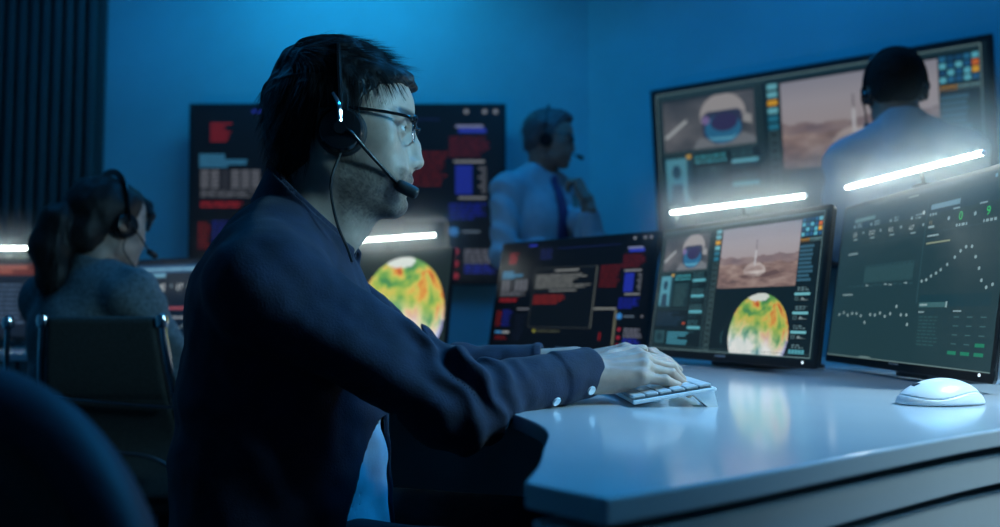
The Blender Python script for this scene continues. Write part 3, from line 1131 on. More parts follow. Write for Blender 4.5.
# woman's desk, behind the main man
wd = empty('desk', (-1.45, 2.78, 0))
tag(wd, 'plain white desk under the woman\'s monitors at the left', 'desk')
mb = MB(); rounded_slab(mb, -.62, -.33, .60, .33, 0, .025, .03)
o = mb.build('desktop', M['desk'], wd, (0, .0, DZ - .025), (PI / 2, 0, 0), bevel=.003)
for sx in (-1, 1):
    mb = MB(); mb.box((sx * .56, 0, (DZ - .025) / 2), (.03, .58, DZ - .025), bev=.003); mb.build('leg', M['desk'], wd)

# ------------------------------------------------------------------ keyboard
kb = empty('keyboard', (.168, 1.045, DZ), (0, 0, math.radians(2)))
tag(kb, 'slim white keyboard under the typing hands on the desk', 'keyboard')
KT = math.atan2(.017, .105)
KW, KD = .285, .108
krot = (0, -KT, 0)
Rk = Matrix.Rotation(-KT, 3, 'Y')
mb = MB(); mb.box((KD / 2, KW / 2, .006), (KD, KW, .005), bev=.002)
mb.build('case', M['whiteplastic'], kb, rot=krot)
mb = MB(); mb.box((KD / 2 - .001, KW / 2, .0088), (KD - .008, KW - .008, .001)); mb.build('key_well', M['bezelside'], kb, rot=krot)
for s in (.006, KW - .030):
    mb = MB(); mb.add([(KD - .030, s, .0035), (KD - .002, s, .0035), (KD - .001, s, -.0195), (KD - .012, s, -.0175),
                       (KD - .030, s + .024, .0035), (KD - .002, s + .024, .0035), (KD - .001, s + .024, -.0195), (KD - .012, s + .024, -.0175)],
                      [(0, 1, 2, 3), (7, 6, 5, 4), (0, 4, 5, 1), (1, 5, 6, 2), (2, 6, 7, 3), (3, 7, 4, 0)])
    mb.build('foot', M['whiteplastic'], kb, rot=krot)
key_me = {}
def key_mesh(w):
    k = round(w, 4)
    if k not in key_me:
        mb = MB(); mb.box((0, 0, 0), (.0158, w, .0045), bev=.0014)
        key_me[k] = newmesh('key', mb.v, mb.f, M['key'])
    return key_me[k]
rows = [[1] * 14, [1] * 13 + [1.6], [1.5] + [1] * 12 + [1], [1.75] + [1] * 11 + [1.75], [2.25] + [1] * 10 + [2.25], [1.2, 1, 1, 1.2, 5, 1.2, 1, 1, 1]]
for ri, row in enumerate(rows):
    tot = sum(row)
    u = (KW - .014) / tot
    y = .007
    for kw_ in row:
        cx = KD - .012 - ri * .0172; cy = KW - y - kw_ * u / 2
        p = Rk @ Vector((cx, cy, .0113))
        link('key', key_mesh(kw_ * u - .003), kb, p, krot)
        y += kw_ * u

# ------------------------------------------------------------------ mouse
def mouse_f(Q):
    top = ell(Q, (0, 0, -.004), (.057, .032, .038))
    nose = ell(Q, (-.02, 0, .0), (.043, .0285, .022))
    d = smin(top, nose, .012)
    return smax(d, -plane(Q, (0, 0, .001), (0, 0, 1)), .003)
mp = pixd(943, 404)
ms = empty('computer_mouse', (mp[0], mp[1], DZ), (0, 0, math.radians(8)))
tag(ms, 'white computer mouse on the desk in front of the chart monitor', 'mouse')
def mouse_body(Q):
    d = mouse_f(Q)
    seam = np.abs(Q[:, 2] - (.0125 + .004 * np.sin(Q[:, 0] * 55))) - .0007
    return np.maximum(d, -np.maximum(seam, -(d + .0012)))
link('shell', sdf_mesh('shell', mouse_body, (-.07, -.045, -.002), (.07, .045, .045), .0011, M['whiteplastic']), ms)
mb = MB(); mb.cyl((-.036, -.003, .0215), (-.036, .003, .0215), .0065, n=18); mb.build('scroll_wheel', M['bezelside'], ms, smooth=True)
mb = MB(); rounded_slab(mb, -.045, -.022, .045, .022, 0, .002, .018)
o = mb.build('glide_pad', M['bezel'], ms, (0, 0, .0002), (PI / 2, 0, 0))
# ------------------------------------------------------------------ people: shared anatomy
class Frame:
    """local frame: X forward, Y to the person's left, Z up"""
    def __init__(self, o, R):
        self.o = np.array(o, float); self.R = R
    def loc(self, Q):
        return (Q - self.o) @ self.R
    def w(self, p):
        return self.o + self.R @ np.array(p, float)
    def euler(self):
        return Matrix(self.R.tolist()).to_euler()

def head_sdf(q, female=False):
    """head around the ear point; q in head coordinates (metres)"""
    fs = 0.9 if female else 1.0
    y = np.abs(q[:, 1])
    s = np.stack([q[:, 0], y, q[:, 2]], 1)
    d = ell(q, (-.003, 0, .028), (.096, .075, .084))
    d = smin(d, ell(q, (.035, 0, .03), (.066, .062, .058)), .02)
    d = smin(d, ell(q, (.036, 0, -.045), (.054, .056, .07)), .02)
    jaw = rcone(s, (.004, .050 * fs, -.072), (.070, .016, -.104), .017, .014)
    d = smin(d, jaw, .022)
    d = smin(d, sph(q, (.076, 0, -.103), .0175), .014)
    d = smin(d, ell(q, (.046, 0, -.098), (.04, .036, .02)), .016)
    d = smin(d, sph(s, (.062, .045, -.026), .0165), .026)          # cheekbone
    d = smin(d, ell(s, (.026, .046, -.054), (.04, .013, .042)), .02)    # side of the jaw
    d = smin(d, ell(s, (.034, .054, -.012), (.036, .011, .028)), .022)     # temple to cheek
    d = smin(d, ell(s, (.070, .028, -.060), (.022, .022, .03)), .018)   # cheek
    d = smin(d, rcone(s, (.0965, .010, .0105), (.079, .046, .010), .0085 * fs, .008), .010)   # brow
    # eye sockets
    d = smax(d, -ell(s, (.1005, .032, -.005), (.015, .0175, .0115)), .010)
    # eyeballs and lids
    d = np.minimum(d, sph(s, (.0795, .0315, -.0035), .0122))
    lid = sph(s, (.0798, .0315, -.0035), .0136)
    op = ell(s, (.0925, .0325, -.0042), (.0135, .0150, .0046))
    d = smin(d, np.maximum(lid, -op), .003)
    # nose
    d = smin(d, chain(q, [(.084, 0, .004), (.089, 0, -.020), (.0915, 0, -.044)], [.0125, .0135, .0150], .006), .010)
    d = smin(d, ell(s, (.070, .017, -.044), (.02, .015, .022)), .012)
    d = smin(d, chain(q, [(.094, 0, .001), (.1035, 0, -.021), (.1065, 0, -.0415)], [.0072, .0075, .0085], .004), .008)
    d = smin(d, sph(q, (.1068, 0, -.0440), .0088), .004)
    d = smin(d, ell(s, (.0975, .0105, -.0475), (.0095, .0065, .007)), .005)
    d = smax(d, -ell(s, (.101, .0062, -.0545), (.0055, .0032, .004)), .003)
    # mouth
    d = smin(d, ell(q, (.074, 0, -.068), (.024, .027, .022)), .012)
    up = chain(s, [(.0968, 0, -.0690), (.0952, .010, -.0700), (.086, .0235, -.0755)], [.0052, .005, .003], .003)
    lo = chain(s, [(.0945, 0, -.0835), (.0925, .011, -.0828), (.086, .0225, -.0772)], [.0062, .0055, .003], .003)
    d = smin(d, up, .005)
    d = smin(d, lo, .005)
    d = smax(d, -chain(s, [(.1015, 0, -.0762), (.099, .010, -.0762), (.089, .024, -.0768)], [.0012, .0012, .0008], .001), .0025)
    d = smax(d, -ell(s, (.100, 0, -.0945), (.007, .016, .0045)), .006)
    # ears
    Re = rotz(.35)
    e = ell(s, (-.006, .0755, -.014), (.019, .0065, .031), Re)
    e = smax(e, -ell(s, (-.002, .081, -.012), (.011, .005, .02), Re), .004)
    d = smin(d, e, .004)
    return d

def head_tone(q, base, lips, stubble=0.0, iris=(.05, .04, .03), brow=(.02, .015, .012), female=False):
    """skin tones that belong to the face itself: lips, brows, eyes, beard"""
    n = len(q)
    y = np.abs(q[:, 1])
    s = np.stack([q[:, 0], y, q[:, 2]], 1)
    c = np.repeat(np.array(base, float)[None], n, 0)
    def blend(mask, col):
        nonlocal c
        m = np.clip(mask, 0, 1)[:, None]
        c = c * (1 - m) + np.array(col) * m
    nz = vnoise(q * 500, 5) * .5 + .5
    if stubble:
        # beard: below a line from the sideburn to the mouth corner, and on the upper lip
        line = -.036 - .42 * np.clip(q[:, 0] - .01, 0, 1)
        b = np.clip((line - q[:, 2]) / .014, 0, 1) * np.clip((q[:, 0] + .005) / .012, 0, 1)
        b *= np.clip((q[:, 2] + .150) / .03, 0, 1)
        ml = np.clip((-.056 - q[:, 2]) / .004, 0, 1) * np.clip((q[:, 0] - .075) / .01, 0, 1)
        b = np.maximum(b, ml * .9)
        blend(b * stubble * (.55 + .45 * nz), brow)
    lipm = np.clip(1 - (chain(s, [(.0968, 0, -.0715), (.086, .0225, -.0760)], [.0062, .003], .002)) / .0018, 0, 1)
    lipm = np.maximum(lipm, np.clip(1 - chain(s, [(.0945, 0, -.0825), (.086, .0215, -.0775)], [.0066, .003], .002) / .0018, 0, 1))
    blend(lipm * np.clip((q[:, 0] - .08) / .006, 0, 1) * .85, lips)
    ev = sph(s, (.0795, .0315, -.0035), .0122)
    white = (ev < .0009) & (ell(s, (.0925, .0325, -.0042), (.0138, .0152, .0047)) < 0)
    blend(white * 1.0, (.62, .63, .64))
    ir = np.sqrt((s[:, 1] - .0335) ** 2 + (s[:, 2] + .0035) ** 2)
    blend((white & (ir < .0058)) * 1.0, iris)
    bw = rcone(s, (.1035, .012, .0150), (.085, .047, .0170), .0062, .0045)
    blend(np.clip(1 - bw / .003, 0, 1) * np.clip((q[:, 0] - .06) / .01, 0, 1) * .9, brow)
    return c

def hand_sdf(Q, W, Fd, Sd, Ud, curl, k=.9, thumb=(.35, -.5), spread=.06):
    """hand from the wrist W; Fd forward, Sd towards the thumb, Ud out of the back of the hand; curl: 3 angles per finger"""
    Rm = np.stack([Fd, Sd, Ud], 1)
    q = ((Q - W) @ Rm) / k
    base = [(.088, .027, 0.0), (.092, .007, .003), (.087, -.013, .002), (.078, -.031, -.002)]
    lens = [(.043, .026, .021), (.047, .029, .022), (.043, .027, .021), (.034, .021, .019)]
    rad = [(.0098, .0088, .0078, .0066), (.0100, .0090, .0080, .0067), (.0096, .0086, .0076, .0064), (.0086, .0077, .0068, .0058)]
    palm = None
    for i, b in enumerate(base):
        c = rcone(q, (.0, .016 - .0115 * i, -.004), b, .0165, .0108)
        palm = c if palm is None else smin(palm, c, .014)
    palm = smin(palm, ell(q, (.042, .026, -.012), (.034, .016, .014)), .012)
    palm = smin(palm, ell(q, (.04, -.022, -.012), (.036, .014, .013)), .012)
    d = palm
    for i, b in enumerate(base):
        a = 0.0; p = np.array(b); pts = [p]
        sp = (1.5 - i) * spread
        for L, cu in zip(lens[i], curl[i]):
            a += cu
            p = p + L * np.array([math.cos(a) * math.cos(sp), math.cos(a) * math.sin(sp), -math.sin(a)])
            pts.append(p)
        f = None
        for j in range(3):
            c = rcone(q, pts[j], pts[j + 1], rad[i][j], rad[i][j + 1])
            f = c if f is None else smin(f, c, .002)
        f = smin(f, sph(q, pts[1] + np.array([0, 0, .0012]), rad[i][1] * 1.04), .002)
        d = smin(d, f, .004)
        d = smin(d, sph(q, np.array(b) + np.array([0, 0, .002]), .0105), .006)      # knuckle
        # tendon
        d = smin(d, rcone(q, (.02, b[1] * .5, .011), np.array(b) + np.array([-.004, 0, .007]), .0025, .003), .006)
    t0 = np.array([.022, .026, -.010]); a1, dn = thumb
    v1 = np.array([math.cos(a1 + .35), math.sin(a1 + .35), dn * .6]); v1 /= np.linalg.norm(v1)
    v2 = np.array([math.cos(a1), math.sin(a1), dn]); v2 /= np.linalg.norm(v2)
    v3 = np.array([math.cos(a1 - .25), math.sin(a1 - .25), dn]); v3 /= np.linalg.norm(v3)
    t1 = t0 + v1 * .042; t2 = t1 + v2 * .032; t3 = t2 + v3 * .025
    th = chain(q, [t0, t1, t2, t3], [.015, .0118, .0102, .0078], .004)
    d = smin(d, th, .009)
    d = smin(d, rcone(q, (-.05, 0, -.004), (.004, .002, -.004), .0235, .0205, ), .012)
    return d * k

def strands(hpts, hnrm, flow, n, length, width, lift, seed, jit=.25, seg=4, keep=None):
    """thin hair ribbons rooted on a hair surface"""
    r = np.random.default_rng(seed)
    if keep is not None:
        ids = np.where(keep(hpts))[0]
    else:
        ids = np.arange(len(hpts))
    pick = ids[r.integers(0, len(ids), n)]
    p = hpts[pick].copy(); nr = hnrm[pick]
    p -= nr * .001
    L = length * (.6 + .8 * r.random(n)) / seg
    tw = r.normal(0, jit, (n, 3))
    V = []
    for k in range(seg + 1):
        fl = flow(p)
        d = fl + tw * .6 + nr * (lift * (1 - .6 * k / seg))
        d -= nr * np.minimum(0, (d * nr).sum(1))[:, None] * .6
        d /= np.linalg.norm(d, axis=1)[:, None] + 1e-9
        side = np.cross(d, nr); side /= np.linalg.norm(side, axis=1)[:, None] + 1e-9
        w = width * (1 - k / (seg + .3))
        V.append(p + side * w); V.append(p - side * w)
        p = p + d * L[:, None]
    V = np.stack(V, 1)                              # n, 2*(seg+1), 3
    base = (np.arange(n) * 2 * (seg + 1))[:, None]
    fs = []
    for k in range(seg):
        fs.append(base + np.array([[2 * k, 2 * k + 1, 2 * k + 3, 2 * k + 2]]))
    return V.reshape(-1, 3), np.concatenate(fs)

def mesh_arrays(me):
    n = len(me.vertices)
    co = np.empty(n * 3, np.float32); me.vertices.foreach_get('co', co)
    no = np.empty(n * 3, np.float32); me.vertices.foreach_get('normal', no)
    nl = len(me.loops)
    lv = np.empty(nl, np.int32); me.loops.foreach_get('vertex_index', lv)
    return co.reshape(-1, 3).astype(float), no.reshape(-1, 3).astype(float), lv.reshape(-1, 4)

def hair_object(name, f, lo, hi, h, m, flow, n, length, width, lift, parent, seed=1, jit=.25, keep=None, shift=None):
    me = sdf_mesh(name, f, lo, hi, h, m)
    co, no, q = mesh_arrays(me)
    sv, sf = strands(co, no, flow, n, length, width, lift, seed, jit, keep=keep)
    bpy.data.meshes.remove(me)
    me = arr_mesh(name, np.vstack([co, sv]), np.vstack([q, sf + len(co)]), m)
    return link(name, me, parent)

def skin_obj(name, f, lo, hi, h, m, tone, loc, label, cat='person', group=None):
    """the body: one mesh, origin at loc"""
    me = sdf_mesh(name, f, lo, hi, h, m, tone)
    loc = np.array(loc, float)
    me.transform(Matrix.Translation(Vector(-loc)))
    o = link(name, me, None, loc)
    tag(o, label, cat, group)
    return o

def child(name, me, person):
    """clothing or hair in world coordinates, parented to the person"""
    me.transform(Matrix.Translation(-Vector(person.location)))
    return link(name, me, person)

def thick(d, t):
    return np.maximum(d, -(d + t))

def headset(fr, label, mic_side=-1, sc=1.0, cable=None, rad=.030, cup_c=(.0, -.018), hw=.088, top=.134, mic=(.088, .04, -.082), band_x=-.003):
    """over-head headset placed in a head frame"""
    root = empty('headset', fr.o, fr.euler())
    tag(root, label, 'headset')
    cx, cz = cup_c
    hw *= sc; top *= sc; rad *= sc
    pts = []
    for i in range(13):
        a = PI * i / 12
        yy = hw * math.copysign(abs(math.cos(a)) ** .9, math.cos(a)); zz = cz + .02 + (top - cz - .02) * abs(math.sin(a)) ** .9
        pts.append((band_x + cx * (1 - abs(math.sin(a))), yy, zz))
    mb = MB(); mb.tube(pts, .0042, n=10, sub=4, flat=2.2, up=(0, 1, .2)); mb.build('headband', M['blackgloss'], root, smooth=True)
    for s in (-1, 1):
        Rr = Matrix.Rotation(-s * PI / 2, 3, 'X')
        mb = MB(); mb.lathe([(.002, .012), (rad * .55, .0125), (rad * .86, .0105), (rad * .97, .006), (rad, 0), (rad * .96, -.004)], (cx, s * hw * .93, cz), 32, Rr)
        cup = mb.build('ear_cup', M['blackgloss'], root, smooth=True)
        mb = MB(); mb.lathe([(rad * .4, .0), (rad * .98, 0), (rad * 1.08, -.004), (rad * 1.1, -.009), (rad * 1.02, -.014), (rad * .5, -.0155)], (cx, s * hw * .93, cz), 32, Rr)
        mb.build('ear_cushion', M['foam'], cup, smooth=True)
        mb = MB(); mb.tube([(cx, s * (hw * .93 + .011), cz + .008), (cx - .001, s * (hw + .006), cz + rad * .9), (band_x, s * (hw + .001), cz + rad * 1.5)], .0035, n=8, flat=1.8, up=(0, 1, 0))
        mb.build('yoke', M['chrome'] if cable is not None and sc == 1.0 else M['blackgloss'], cup, smooth=True)
    s = mic_side
    b0 = (cx, s * (hw * .93 + .012), cz)
    mx, my, mz = mic
    p = [b0, (cx + .014 * sc, s * (hw + .008), cz - .006), (cx + (mx - cx) * .5, s * (my + (hw - my) * .74), cz + (mz - cz) * .46), (mx, s * my, mz)]
    mb = MB(); mb.tube(p, lambda t: .0034 - .0012 * t, n=10)
    bo = mb.build('mic_boom', M['blackgloss'], root, smooth=True)
    mb = MB()
    dr = np.array([.9, -.12 * s, -.42]); dr /= np.linalg.norm(dr)
    c = np.array([mx, s * my, mz])
    mb.tube([c - dr * .006, c + dr * .001, c + dr * .012, c + dr * .023, c + dr * .028], lambda t: .0086 * math.sqrt(max(.04, 1 - (2 * t - 1) ** 4)), n=14, sub=4)
    mb.build('microphone', M['foam'], bo, smooth=True)
    mb = MB(); mb.cyl((cx, s * (hw * .93 + .010), cz), (cx, s * (hw * .93 + .018), cz), .009, .008, n=20)
    mb.build('boom_pivot', M['blackgloss'], root, smooth=True)
    if cable is not None:
        R = fr.R
        pts = [np.array([cx, s * hw * .93, cz - rad * .95])] + [R.T @ (np.array(c) - fr.o) for c in cable]
        mb = MB(); mb.tube(pts, .0019, n=8, sub=6); mb.build('cable', M['black'], root, smooth=True)
    return root

def glasses(fr, label, sc=1.0, full=False):
    root = empty('glasses', fr.w((-.0065, 0, 0)), fr.euler())
    tag(root, label, 'glasses')
    zc = -.006
    for s in (-1, 1):
        ring = []
        for i in range(25):
            a = 2 * PI * i / 24
            ca, sa = math.cos(a), math.sin(a)
            yy = s * (.033 + .0245 * math.copysign(abs(ca) ** .8, ca)); zz = zc + .0165 * math.copysign(abs(sa) ** .8, sa)
            xx = .112 - 1.6 * (abs(yy) - .03) ** 2 * 4 - (.0005 if sa > 0 else .003 * abs(sa))
            ring.append((xx, yy, zz))
        cen = np.mean(ring[:-1], axis=0)
        mb = MB()
        mb.add([cen] + ring[:-1], [(0, i + 1, (i + 1) % 24 + 1) for i in range(24)])
        lo = mb.build('lens', M['lens'], root, smooth=True)
        md = lo.modifiers.new('thickness', 'SOLIDIFY'); md.thickness = .0014
        mb = MB(); mb.tube(ring, .0017 if full else .0010, n=8, sub=2)
        mb.build('rim', M['blackgloss'] if full else M['chrome'], root, smooth=True)
        top = [r for r in ring[0:13]] if s > 0 else [r for r in ring[12::-1]]
        mb = MB(); mb.tube([(r[0], r[1], r[2] + .0012) for r in ring[1:12]], .0026, n=8, sub=3)
        mb.build('brow_bar', M['blackgloss'], root, smooth=True)
        mb = MB(); mb.tube([(.1065, s * .058, zc + .010), (.097, s * .066, zc + .0125), (.06, s * .0745, zc + .0165), (.01, s * .0785, zc + .019), (-.012, s * .079, zc + .008)], .0022, n=8, flat=1.0)
        mb.build('temple', M['blackgloss'], root, smooth=True)
    mb = MB(); mb.tube([(.1125, -.0105, zc + .006), (.1165, 0, zc + .009), (.1125, .0105, zc + .006)], .0018, n=8)
    mb.build('bridge', M['blackgloss'], root, smooth=True)
    return root
def unit(v):
    v = np.array(v, float); return v / np.linalg.norm(v)
def basis(Fd, Uh, right=True):
    Fd = unit(Fd); U = np.array(Uh, float); U = unit(U - Fd * (U @ Fd))
    S = np.cross(U, Fd)
    return Fd, (S if right else -S), U

def hair_child(name, f, lo, hi, h, m, flow, n, length, width, lift, person, seed=1, jit=.25, keep=None, fr=None):
    o = hair_object(name, f, lo, hi, h, m, flow, n, length, width, lift, person, seed, jit, keep)
    o.data.transform(Matrix.Translation(-Vector(person.location)))
    return o

# ================================================================== the bearded man at the desk
HO = P(340, 130, 1.13)
MF = Frame(HO, rotz(.10))
Y0 = 1.13
SHN, ELN, WRN = np.array([-.275, .965, .888]), np.array([-.058, .985, .752]), np.array([.112, 1.098, .780])
SHF, ELF, WRF = np.array([-.305, 1.285, .900]), np.array([-.115, 1.340, .758]), np.array([.115, 1.298, .781])
RH = basis((.95, .10, .12), (-.15, -.46, .87))
LH = basis((.96, -.08, .20), (-.2, .15, .95), False)
curlR = [(.42, .50, .25), (.44, .52, .28), (.38, .45, .25), (.24, .30, .15)]
curlL = [(.30, .36, .18), (.32, .38, .2), (.34, .38, .2), (.36, .34, .2)]

def man_torso(Q, g=0.0):
    """trunk shape grown by g"""
    d = ell(Q, (-.294, Y0, .81), (.124, .176, .18))
    d = smin(d, ell(Q, (-.302, Y0, .880), (.088, .160, .105)), .045)
    d = smin(d, ell(Q, (-.290, Y0, .66), (.141, .172, .18)), .05)
    d = smin(d, ell(Q, (-.29, Y0, .54), (.145, .18, .12)), .05)
    for S in (SHN, SHF):
        d = smin(d, rcone(Q, (-.285, Y0 + .25 * (S[1] - Y0), .965), S + np.array([0, 0, .004]), .052, .058), .04)
    return d - g

def man_body(Q):
    hd = bounded(Q, HO + np.array([0, 0, -.005]), .17, lambda q: head_sdf(MF.loc(q)))
    nk = rcone(Q, (-.268, Y0, .935), (-.228, Y0, 1.05), .060, .056)
    nk = smin(nk, sph(Q, (-.213, Y0, .992), .038), .03)
    nk = smin(nk, rcone(Q, (-.235, Y0 - .052, 1.07), (-.208, Y0 - .018, .955), .012, .011), .02)
    d = smin(hd, nk, .018)
    d = smin(d, man_torso(Q, -.022), .03)
    for S, E, W, B, cu, td in ((SHN, ELN, WRN, RH, curlR, -.04), (SHF, ELF, WRF, LH, curlL, -.22)):
        arm = chain(Q, [S, E, W], [.044, .036, .024], .01)
        hand = bounded(Q, W + B[0] * .07, .17, lambda q: hand_sdf(q, W, *B, curl=cu, thumb=(.34, td)))
        arm = smin(arm, hand, .014)
        d = smin(d, arm, .02)
    for s in (-1, 1):
        d = smin(d, chain(Q, [(-.29, Y0 + s * .09, .525), (.10, Y0 + s * .11, .515), (.06, Y0 + s * .11, .12)], [.07, .048, .036], .01), .03)
    return d

SKIN = (.46, .315, .25)
def man_tone(p):
    q = MF.loc(p)
    c = head_tone(q, SKIN, (.40, .20, .18), stubble=.95)
    far = ((q ** 2).sum(1) > .2 ** 2)
    c[far] = SKIN
    # knuckles a little redder, nails a little paler
    nz = vnoise(p * 60, 8)
    c *= (1 + .06 * nz)[:, None]
    return c

man = skin_obj('person', man_body, (-.47, .86, .02), (.30, 1.48, 1.26), .0026, M['skin'], man_tone, (-.28, Y0, 0),
               'bearded man with glasses in dark navy shirt seated in profile, typing at the desk')

# hair
def man_hair(p):
    q = MF.loc(p)
    o = ell(q, (-.004, 0, .032), (.1005, .082, .086))
    o = smin(o, ell(q, (.044, 0, .060), (.0625, .064, .035)), .015)
    o = smin(o, ell(q, (-.047, 0, -.018), (.053, .061, .055)), .02)
    o = smin(o, ell(q, (-.01, 0, .09), (.07, .06, .034)), .02)
    w = q + .012 * np.stack([vnoise(q * 30, 2), vnoise(q * 30, 3), vnoise(q * 30, 4)], 1)
    o = o - .0042 * vnoise(w * np.array([28, 70, 45]), 6) - .0025 * vnoise(w * np.array([60, 150, 90]), 7)
    zm = np.interp(q[:, 0], [-.13, -.055, -.04, -.028, -.022, .008, .012, .024, .030, .036, .060, .085, .12],
                   [-.084, -.080, -.066, -.034, .012, .012, -.036, -.036, .0, .029, .050, .0585, .062])
    zm = zm + .003 * vnoise(q * 90, 9)
    return smax(o, (zm - q[:, 2]) * .75, .005)
def man_flow(p):
    q = MF.loc(p)
    d = q - np.array([-.05, .0, .13])
    d /= np.linalg.norm(d, axis=1)[:, None] + 1e-9
    top = np.clip((q[:, 2] - .05) / .04, 0, 1)[:, None]
    d = d + top * np.array([.9, -.15, 0]) + (1 - top) * np.array([-.25, 0, -.7])
    ang = 1.2 * vnoise(q * 25, 12)[:, None]
    d = d + ang * np.array([0.1, .5, .1])
    return d @ MF.R.T
hair_child('hair', man_hair, HO - np.array([.14, .12, .12]), HO + np.array([.14, .12, .16]), .0024, M['hair'], man_flow,
           5600, .028, .0006, .05, man, 3, .13, keep=lambda p: (MF.loc(p)[:, 2] > -.05) & (MF.loc(p)[:, 0] < .082))

# navy shirt
def along(Q, a, b):
    ba = b - a
    t = ((Q - a) @ ba) / (ba @ ba)
    return t
def man_sleeve(Q, S, E, W, near, ends):
    d = chain(Q, [S, E + (W - E) * .0, W], [.060, .046, .030], .03)
    t = along(Q, E, W); s = along(Q, S, E)
    # bunched folds at the elbow, long drag folds on the upper arm
    ax = (W - E) / np.linalg.norm(W - E)
    n1 = vnoise(Q * np.array([22, 22, 34]), 31)
    fold = np.exp(-((t - .10) / .22) ** 2) * .0085 * np.sin(t * 34 + 2.2 * n1 + Q[:, 2] * 30)
    drag = np.clip(1 - t * 2, 0, 1) * .0085 * np.sin((Q @ np.array([38, 22, 62.])) + 2.0 * vnoise(Q * 13, 33)) * (.5 + .5 * vnoise(Q * 9, 34))
    fine = .0016 * vnoise(Q * 60, 35)
    d = d - fold - drag - fine
    cuff = np.clip((t - .74) / .02, 0, 1)
    d = d - .0028 * cuff
    if near:
        d = smin(d, ell(Q, E + np.array([.012, -.002, -.016]), (.055, .044, .034)), .03)
    return d, t

def man_shirt_solid(Q):
    d = man_torso(Q, 0.0)
    n = vnoise(Q * 9, 41)
    dr = .005 * np.sin(Q @ np.array([30, 8, 48.]) + 2.5 * n) * (.4 + .6 * vnoise(Q * 6, 42)) + .002 * vnoise(Q * 40, 43)
    d = d - dr
    a, ta = man_sleeve(Q, SHN, ELN, WRN, True, 0)
    b, tb = man_sleeve(Q, SHF, ELF, WRF, False, 0)
    tcut = along(Q, ELN, WRN) - 1.06
    fcut = along(Q, ELF, WRF) - .80
    L1 = np.linalg.norm(WRN - ELN); L2 = np.linalg.norm(WRF - ELF)
    return d, np.maximum(a, tcut * L1), np.maximum(b, fcut * L2)

CN = unit((.69, 0, .73))
def man_shirt(Q):
    t, a, b = man_shirt_solid(Q)
    solid = smin(smin(t, a, .03), b, .03)
    ti, ai, bi = t + .0055, a, b
    inner = solid + .0055
    # open the cuffs by letting the hollow run past them
    i1 = rcone(Q, ELN + (WRN - ELN) * .6, WRN + (WRN - ELN) * .3, (.0265), .0262)
    i2 = rcone(Q, ELF + (WRF - ELF) * .7, WRF + (WRF - ELF) * .3, .0275, .0262)
    d = np.maximum(solid, -np.minimum(inner, np.minimum(i1, i2)))
    # neck opening
    neck = rcone(Q, (-.275, Y0, .93), (-.225, Y0, 1.06), .066, .060)
    d = np.maximum(d, -np.maximum(neck, plane(Q, (-.26, Y0, .955), (.45, 0, .9)) * -1))
    col = rcone(Q, (-.278, Y0, .93), (-.238, Y0, 1.06), .0745, .066)
    col = np.maximum(np.abs(col + .003) - .0035, plane(Q, (-.304, Y0, 1.055), CN))
    col = np.maximum(col, -plane(Q, (-.275, Y0, .955), (.5, 0, .86)))
    leaf = rcone(Q, (-.282, Y0, .93), (-.240, Y0, 1.06), .088, .068)
    leaf = np.maximum(np.abs(leaf + .002) - .003, plane(Q, (-.308, Y0, 1.052), CN))
    leaf = np.maximum(leaf, -plane(Q, (-.315, Y0, .992), (.62, 0, .78)))
    slit = np.maximum(np.abs(Q[:, 1] - (Y0 - .004)) - .012, -(Q[:, 0] + .225))
    col = np.maximum(col, -slit); leaf = np.maximum(leaf, -(slit - .006))
    d = np.minimum(d, np.minimum(col, leaf))
    # hanging open over the belly
    edge = np.interp(Q[:, 2], [.56, .592, .663, .719, .76], [-.186, -.183, -.177, -.156, -.10]) + .003 * np.sin(Q[:, 2] * 60)
    op = np.maximum(np.maximum(edge - Q[:, 0], Q[:, 1] - 1.15), .90 - Q[:, 1])
    op = np.maximum(np.maximum(op, Q[:, 2] - .745), Q[:, 0] + .120)
    d = np.maximum(d, -op)
    return np.maximum(d, .50 - Q[:, 2])
shirt = child('shirt', sdf_mesh('shirt', man_shirt, (-.48, .86, .48), (.18, 1.42, 1.09), .0027, M['navy']), man)

def man_tee(Q):
    d = man_torso(Q, -.009)
    d = d - .004 * np.clip((Q[:, 0] + .17) / .02, 0, 1) * np.clip((.72 - Q[:, 2]) / .03, 0, 1)
    d = d - .003 * np.sin(Q @ np.array([60, 40, 18.]) + 3 * vnoise(Q * 12, 51)) - .0015 * vnoise(Q * 45, 52)
    neck = rcone(Q, (-.275, Y0, .93), (-.225, Y0, 1.06), .064, .058)
    d = thick(d, .005)
    d = np.maximum(d, -np.maximum(neck, -plane(Q, (-.26, Y0, .95), (.45, 0, .9))))
    d = np.maximum(d, np.maximum(.52 - Q[:, 2], Q[:, 2] - .985))
    d = np.maximum(d, np.abs(Q[:, 1] - Y0) - .15)
    return d
child('undershirt', sdf_mesh('undershirt', man_tee, (-.46, .92, .5), (-.10, 1.34, 1.0), .0035, M['tee']), man)

